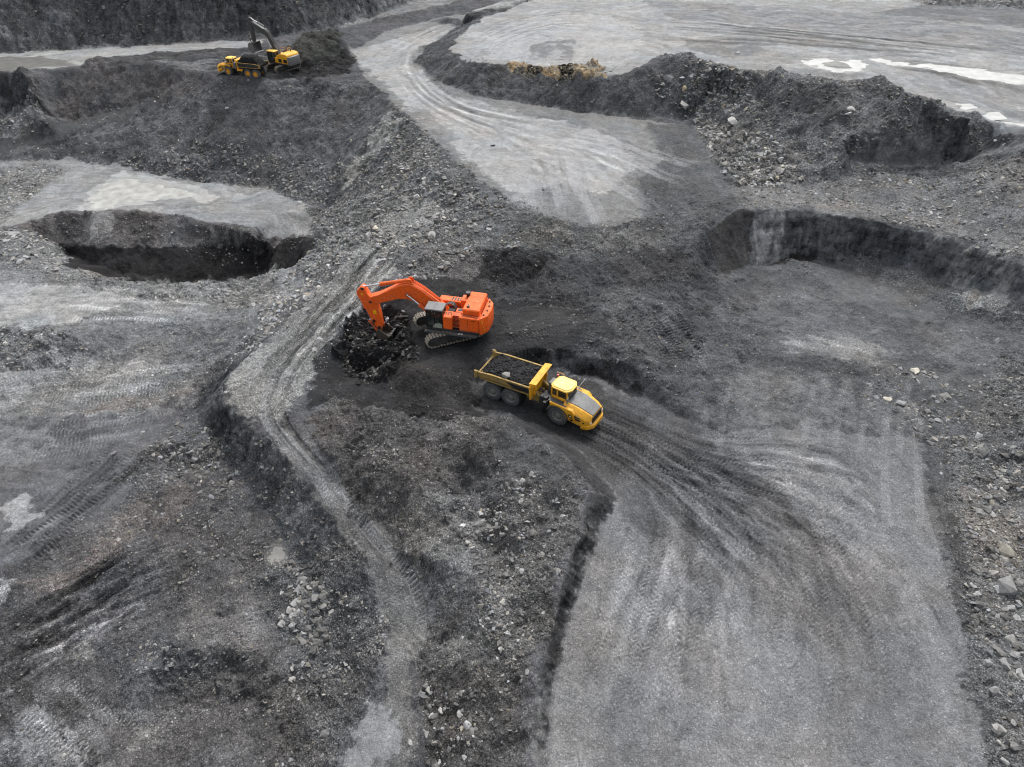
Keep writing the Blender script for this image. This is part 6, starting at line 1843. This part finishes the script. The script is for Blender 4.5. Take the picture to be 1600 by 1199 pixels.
    pil.prism(plan(1.42, 3.35, .86, .12), 1.5, 2.62, 'z', .04)
    for x, y in ((1.5, -.8), (1.5, .8), (2.12, -.84), (2.12, .84), (3.1, -.78), (3.1, .78)): pil.box(x - .07, x + .07, y - .05, y + .05, 2.6, 3.48)
    cab = pil.done('cab', Y, F)
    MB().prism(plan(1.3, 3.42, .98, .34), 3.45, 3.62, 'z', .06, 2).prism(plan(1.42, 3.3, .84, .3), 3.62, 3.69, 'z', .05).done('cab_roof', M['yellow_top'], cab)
    for s in (1, -1):
        MB().box(1.58, 2.04, s * .80, s * .825, 2.63, 3.44).done('side_window', M['glass'], cab)
        MB().box(2.2, 3.03, s * .80, s * .825, 2.63, 3.44).done('side_window', M['glass'], cab)
    MB().prism([(3.38, 2.62), (3.15, 3.45), (3.12, 3.45), (3.34, 2.62)], -.74, .74).done('windscreen', M['glass'], cab)
    MB().box(1.45, 1.47, -.72, .72, 2.63, 3.44).done('rear_window', M['glass'], cab)
    MB().box(1.85, 2.3, -.28, .28, 2.5, 2.75, .05).box(1.75, 1.9, -.28, .28, 2.7, 3.3, .05).done('seat', M['black'], cab)
    # things behind and beside the cab
    MB().box(.55, 1.3, .15, 1.1, 1.6, 2.9, .06).done('air_intake', M['grey'], F)
    MB().box(.35, 1.3, -1.15, .1, 1.3, 1.95, .05).box(.5, 1.3, -1.35, -.9, 1.1, 2.3, .05).done('transmission_cover', K, F)
    MB().cyl((1.05, 1.0, 2.6), (1.05, 1.0, 3.5), .11).cyl((1.05, 1.0, 3.48), (1.0, 1.0, 3.75), .09).done('exhaust_stack', M['grey'], F)
    st = MB()
    for k in range(4): st.box(1.0 + k * .03, 1.4, -1.72, -1.25, .75 + k * .42, .81 + k * .42)
    st.tube([(1.0, -1.72, .8), (1.15, -1.72, 2.9), (1.5, -1.6, 3.0)], .03).tube([(1.42, -1.72, .8), (1.45, -1.72, 2.4)], .03)
    st.done('access_steps', M['black'], F)
    for s in (1, -1):
        MB().tube([(3.3, s * .95, 2.5), (3.45, s * 1.3, 3.1), (3.5, s * 1.35, 3.45)], .035).box(3.45, 3.52, s * 1.35 - .16, s * 1.35 + .16, 2.85, 3.4).done('mirror', M['grey'], F)
    MB().cyl((1.3, .6, 3.7), (1.3, .6, 3.85), .1, n=10).done('beacon', M['red'], cab)
    MB().tube([(3.4, .8, 3.1), (3.75, 1.25, 3.95)], .03).done('mirror_rod', M['white'], F)
    MB().tube([(1.45, 1.3, 2.4), (1.45, 1.5, 3.3), (.9, 1.5, 3.3), (.9, 1.4, 2.4)], .03).done('handrail', Y, F)
    flatten(T, F)
    # coal in the body: a thing of its own
    nx, ny = 58, 34
    X, Yv = np.meshgrid(np.linspace(-2.5, 3.08, nx), np.linspace(-1.6, 1.6, ny))
    e1 = np.clip((X + 2.5) / 1.5, 0, 1) ** .7 * np.clip((3.3 - X) / 1.2, 0, 1) ** .5
    e2 = 1 - (np.abs(Yv) / 1.75) ** 3
    Zc = (3.12 if flat_load else 2.85) + heap * e1 * e2 - (1 - np.clip((X + 2.5) / .8, 0, 1)) * (.75)
    Zc = Zc + .10 * fbm(X * 1.3 + seed, Yv * 1.3, seed, 3) + .05 * fbm(X * 5 + seed, Yv * 5, seed + 3, 2)
    w1, v1 = worley(X * 2.6 + seed, Yv * 2.6, seed)
    Zc = Zc + .10 * np.clip(.5 - w1, 0, .5) * 2 * sstep(.3, .9, v1)
    edge = (np.abs(Yv) > 1.56) | (X < -2.45) | (X > 3.05)
    Zc = np.where(edge, 2.55 if flat_load else 2.75, Zc)
    me = bpy.data.meshes.new('coal_load')
    idn = np.arange(nx * ny).reshape(ny, nx)
    fq = np.stack([idn[:-1, :-1], idn[:-1, 1:], idn[1:, 1:], idn[1:, :-1]], -1).reshape(-1, 4)
    me.from_pydata(np.stack([X, Yv, Zc], -1).reshape(-1, 3).tolist(), [], fq.tolist())
    me.materials.append(M['coal'])
    c = bpy.data.objects.new('coal_load', me)
    c.location, c.rotation_euler, c.scale = O, (0, 0, ang), (scl, scl, scl)
    COL.objects.link(c)
    return T, c


TR_O, TR_A = (-.32, 51.0, 0.02), math.radians(-27.5)
near_t, near_c = hauler(TR_O, TR_A, math.radians(-6), M['rim'], 'yellow articulated dump truck driving down the haul road with a full body', .16, 3, True, True)
tag(near_c, 'level load of black coal in the dump truck on the haul road', 'coal')
mt = Matrix.Translation(TR_O) @ Matrix.Rotation(TR_A, 4, 'Z')
p = mt @ Vector((.35, -1.25, 3.2))
o = bpy.data.objects.new('rock', big_shapes[2])
o.location, o.scale, o.rotation_euler = p, (1.05, .95, .8), (.2, .3, .8)
o.color = (*lin([122, 121, 117]), 1)
COL.objects.link(o)
tag(o, 'single pale rock lying on the coal in the haul road truck', 'rock')
mf = mt @ Matrix.Translation((3.6, 0, 0)) @ Matrix.Rotation(math.radians(-6), 4, 'Z')
operator('person', mf @ Vector((2.08, 0, 2.72)), TR_A - math.radians(6), (196, 214, 60), 'driver in a yellow-green vest inside the haul road truck cab')

FT = at_z(388.5, 122.5, 6.05)
FA, FK = math.radians(163), .81
far_t, far_c = hauler((FT[0] + FK * (-math.cos(FA) + 1.67 * math.sin(FA)), FT[1] + FK * (-math.sin(FA) - 1.67 * math.cos(FA)), 6.05), FA, math.radians(-5), M['rim_y'], 'yellow articulated dump truck being loaded on the far bench', 1.7, 9, False, False, FK)
tag(far_c, 'heaped load of black coal in the dump truck on the far bench', 'coal')


# ================================================================ yellow digger on the far bench
def yellow_digger():
    base = at_z(443, 108, 6.05)
    A = math.radians(152)
    T = empty('crawler_excavator', base, A)
    tag(T, 'yellow crawler excavator with grey boom loading the truck on the far bench', 'excavator')
    Y, K, G = M['yellow'], M['dark'], M['grey_d']
    U = empty('undercarriage', (0, 0, 0), math.radians(232 - 152), T)
    for y in (-1.45, 1.45): crawler(U, y, 5.6, .55, .75, M['track'], K)
    MB().box(-1.3, 1.3, -1.2, 1.2, .5, 1.0, .1).cyl((0, 0, 1.0), (0, 0, 1.3), 1.2, n=28).done('car_body', K, U)
    flatten(T, U)
    MB().prism([(-3.0, -1.65), (1.6, -1.65), (1.6, 1.65), (-3.0, 1.65)], 1.25, 1.5, 'z', .04).done('deck', K, T)
    MB().prism([(-3.0, 1.66), (-3.45, 1.3), (-3.6, .5), (-3.6, -.5), (-3.45, -1.3), (-3.0, -1.66)], 1.25, 2.75, 'z', .12, 2).done('counterweight', M['grey'], T)
    hd = MB().prism([(-3.05, 1.5), (-3.05, 2.95), (-2.6, 3.2), (-1.4, 3.2), (-.4, 2.75), (-.4, 1.5)], -1.62, 1.62, bevel=.08).done('engine_hood', Y, T)
    MB().box(-2.9, -2.0, 1.621, 1.64, 1.7, 2.3).box(-1.6, -.8, 1.621, 1.64, 1.7, 2.3).done('side_grilles', M['black'], hd)
    MB().cyl((-2.0, -.8, 3.15), (-2.0, -.8, 3.6), .1).done('exhaust_stack', K, hd)
    MB().box(-.4, 1.5, -1.62, -.7, 1.5, 2.5, .06).done('tool_locker', Y, T)
    MB().box(-.4, .1, .5, 1.62, 1.5, 2.4, .06).done('side_locker', Y, T)
    cab = MB()
    for x, y in ((.1, .55), (.1, 1.58), (1.75, .55), (1.75, 1.58)): cab.box(x - .05, x + .05, y - .05, y + .05, 1.5, 3.3)
    cab.box(.05, 1.8, .5, 1.63, 1.5, 1.9)
    cab = cab.done('cab', M['black'], T)
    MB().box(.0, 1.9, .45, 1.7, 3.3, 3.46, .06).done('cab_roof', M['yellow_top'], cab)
    MB().box(.12, 1.73, 1.57, 1.59, 1.9, 3.28).done('side_window', M['glass'], cab)
    MB().box(1.74, 1.76, .58, 1.55, 1.9, 3.28).done('windscreen', M['glass'], cab)
    MB().box(.06, .08, .58, 1.55, 1.9, 3.28).done('rear_window', M['glass'], cab)
    rail(T, [(-.3, -1.6, 2.7), (-1.2, -1.6, 2.9), (-1.2, -.8, 2.9)], [(-.3, -1.6, 2.5), (-1.2, -1.6, 2.7)], .7, .03, Y)
    rail(T, [(1.4, -1.55, 2.5), (.2, -1.55, 2.5)], [(1.4, -1.55, 2.5), (.2, -1.55, 2.5)], .9, .03, Y)
    yb = -.15
    D = M['boom_grey']
    boom = MB().prism([(.2, 1.6), (.0, 2.1), (1.0, 4.2), (2.1, 6.1), (2.7, 6.65), (3.3, 6.75), (6.05, 7.85), (6.3, 7.6), (6.1, 7.3), (3.6, 5.95), (2.9, 5.7), (2.2, 4.9), (1.1, 2.6), (.7, 1.6)], yb - .36, yb + .36, bevel=.04).done('boom', D, T)
    MB().tube([(1.0, yb + .2, 4.35), (2.1, yb + .2, 6.25), (2.8, yb + .2, 6.85)], .06).tube([(1.0, yb - .2, 4.35), (2.1, yb - .2, 6.25), (2.8, yb - .2, 6.85)], .06).done('hydraulic_lines', M['grey'], boom)
    stick = MB().prism([(5.75, 8.25), (6.3, 8.35), (6.75, 7.7), (6.6, 6.6), (6.5, 4.1), (6.15, 3.95), (6.0, 4.3), (5.85, 6.9), (5.7, 7.6)], yb - .3, yb + .3, bevel=.04).done('stick', D, T)
    for s_ in (1, -1): hydraulic('boom_cylinder', T, (.9, yb + s_ * .55, 1.6), (2.3, yb + s_ * .45, 5.2), .15, .55, D)
    hydraulic('stick_cylinder', T, (2.9, yb, 7.05), (5.95, yb, 8.15), .17, .5, M['grey'])
    hydraulic('bucket_cylinder', T, (6.75, yb, 7.5), (6.95, yb, 4.8), .14, .6, D)
    lk = MB()
    for s_ in (1, -1): lk.prism([(7.05, 4.9), (6.85, 4.7), (6.4, 4.5), (6.4, 4.7)], yb + s_ * .36 - .04, yb + s_ * .36 + .04).prism([(7.08, 4.85), (6.9, 4.8), (6.75, 3.7), (6.9, 3.7)], yb + s_ * .25 - .04, yb + s_ * .25 + .04)
    lk.done('bucket_linkage', D, T)
    prof = [(5.9, 4.1), (6.5, 4.15), (7.0, 3.8), (7.1, 3.2), (6.85, 2.6), (6.3, 2.25), (5.7, 2.3)]
    inn = [(5.95, 3.95), (6.45, 4.0), (6.87, 3.72), (6.96, 3.2), (6.74, 2.68), (6.27, 2.38), (5.72, 2.42)]
    bk, w = MB(), 1.05
    for i in range(len(prof) - 1):
        vs = [(prof[i][0], yb - w, prof[i][1]), (prof[i + 1][0], yb - w, prof[i + 1][1]), (inn[i + 1][0], yb - w, inn[i + 1][1]), (inn[i][0], yb - w, inn[i][1])]
        vs += [(x, yb + w, z) for x, _, z in vs]
        bk._add(vs, [(0, 1, 2, 3), (4, 5, 6, 7), (0, 1, 5, 4), (1, 2, 6, 5), (2, 3, 7, 6), (3, 0, 4, 7)])
    for y in (yb - w - .05, yb + w - .01): bk.prism(prof, y, y + .06)
    bk = bk.done('bucket', M['grey'], T)
    for k in range(5):
        y = yb - .88 + k * .44
        MB().prism([(5.85, 2.28), (5.85, 2.44), (5.4, 2.42)], y - .08, y + .08).done('tooth', M['white'], bk)
    return T, base, A


YT, YB, YA = yellow_digger()
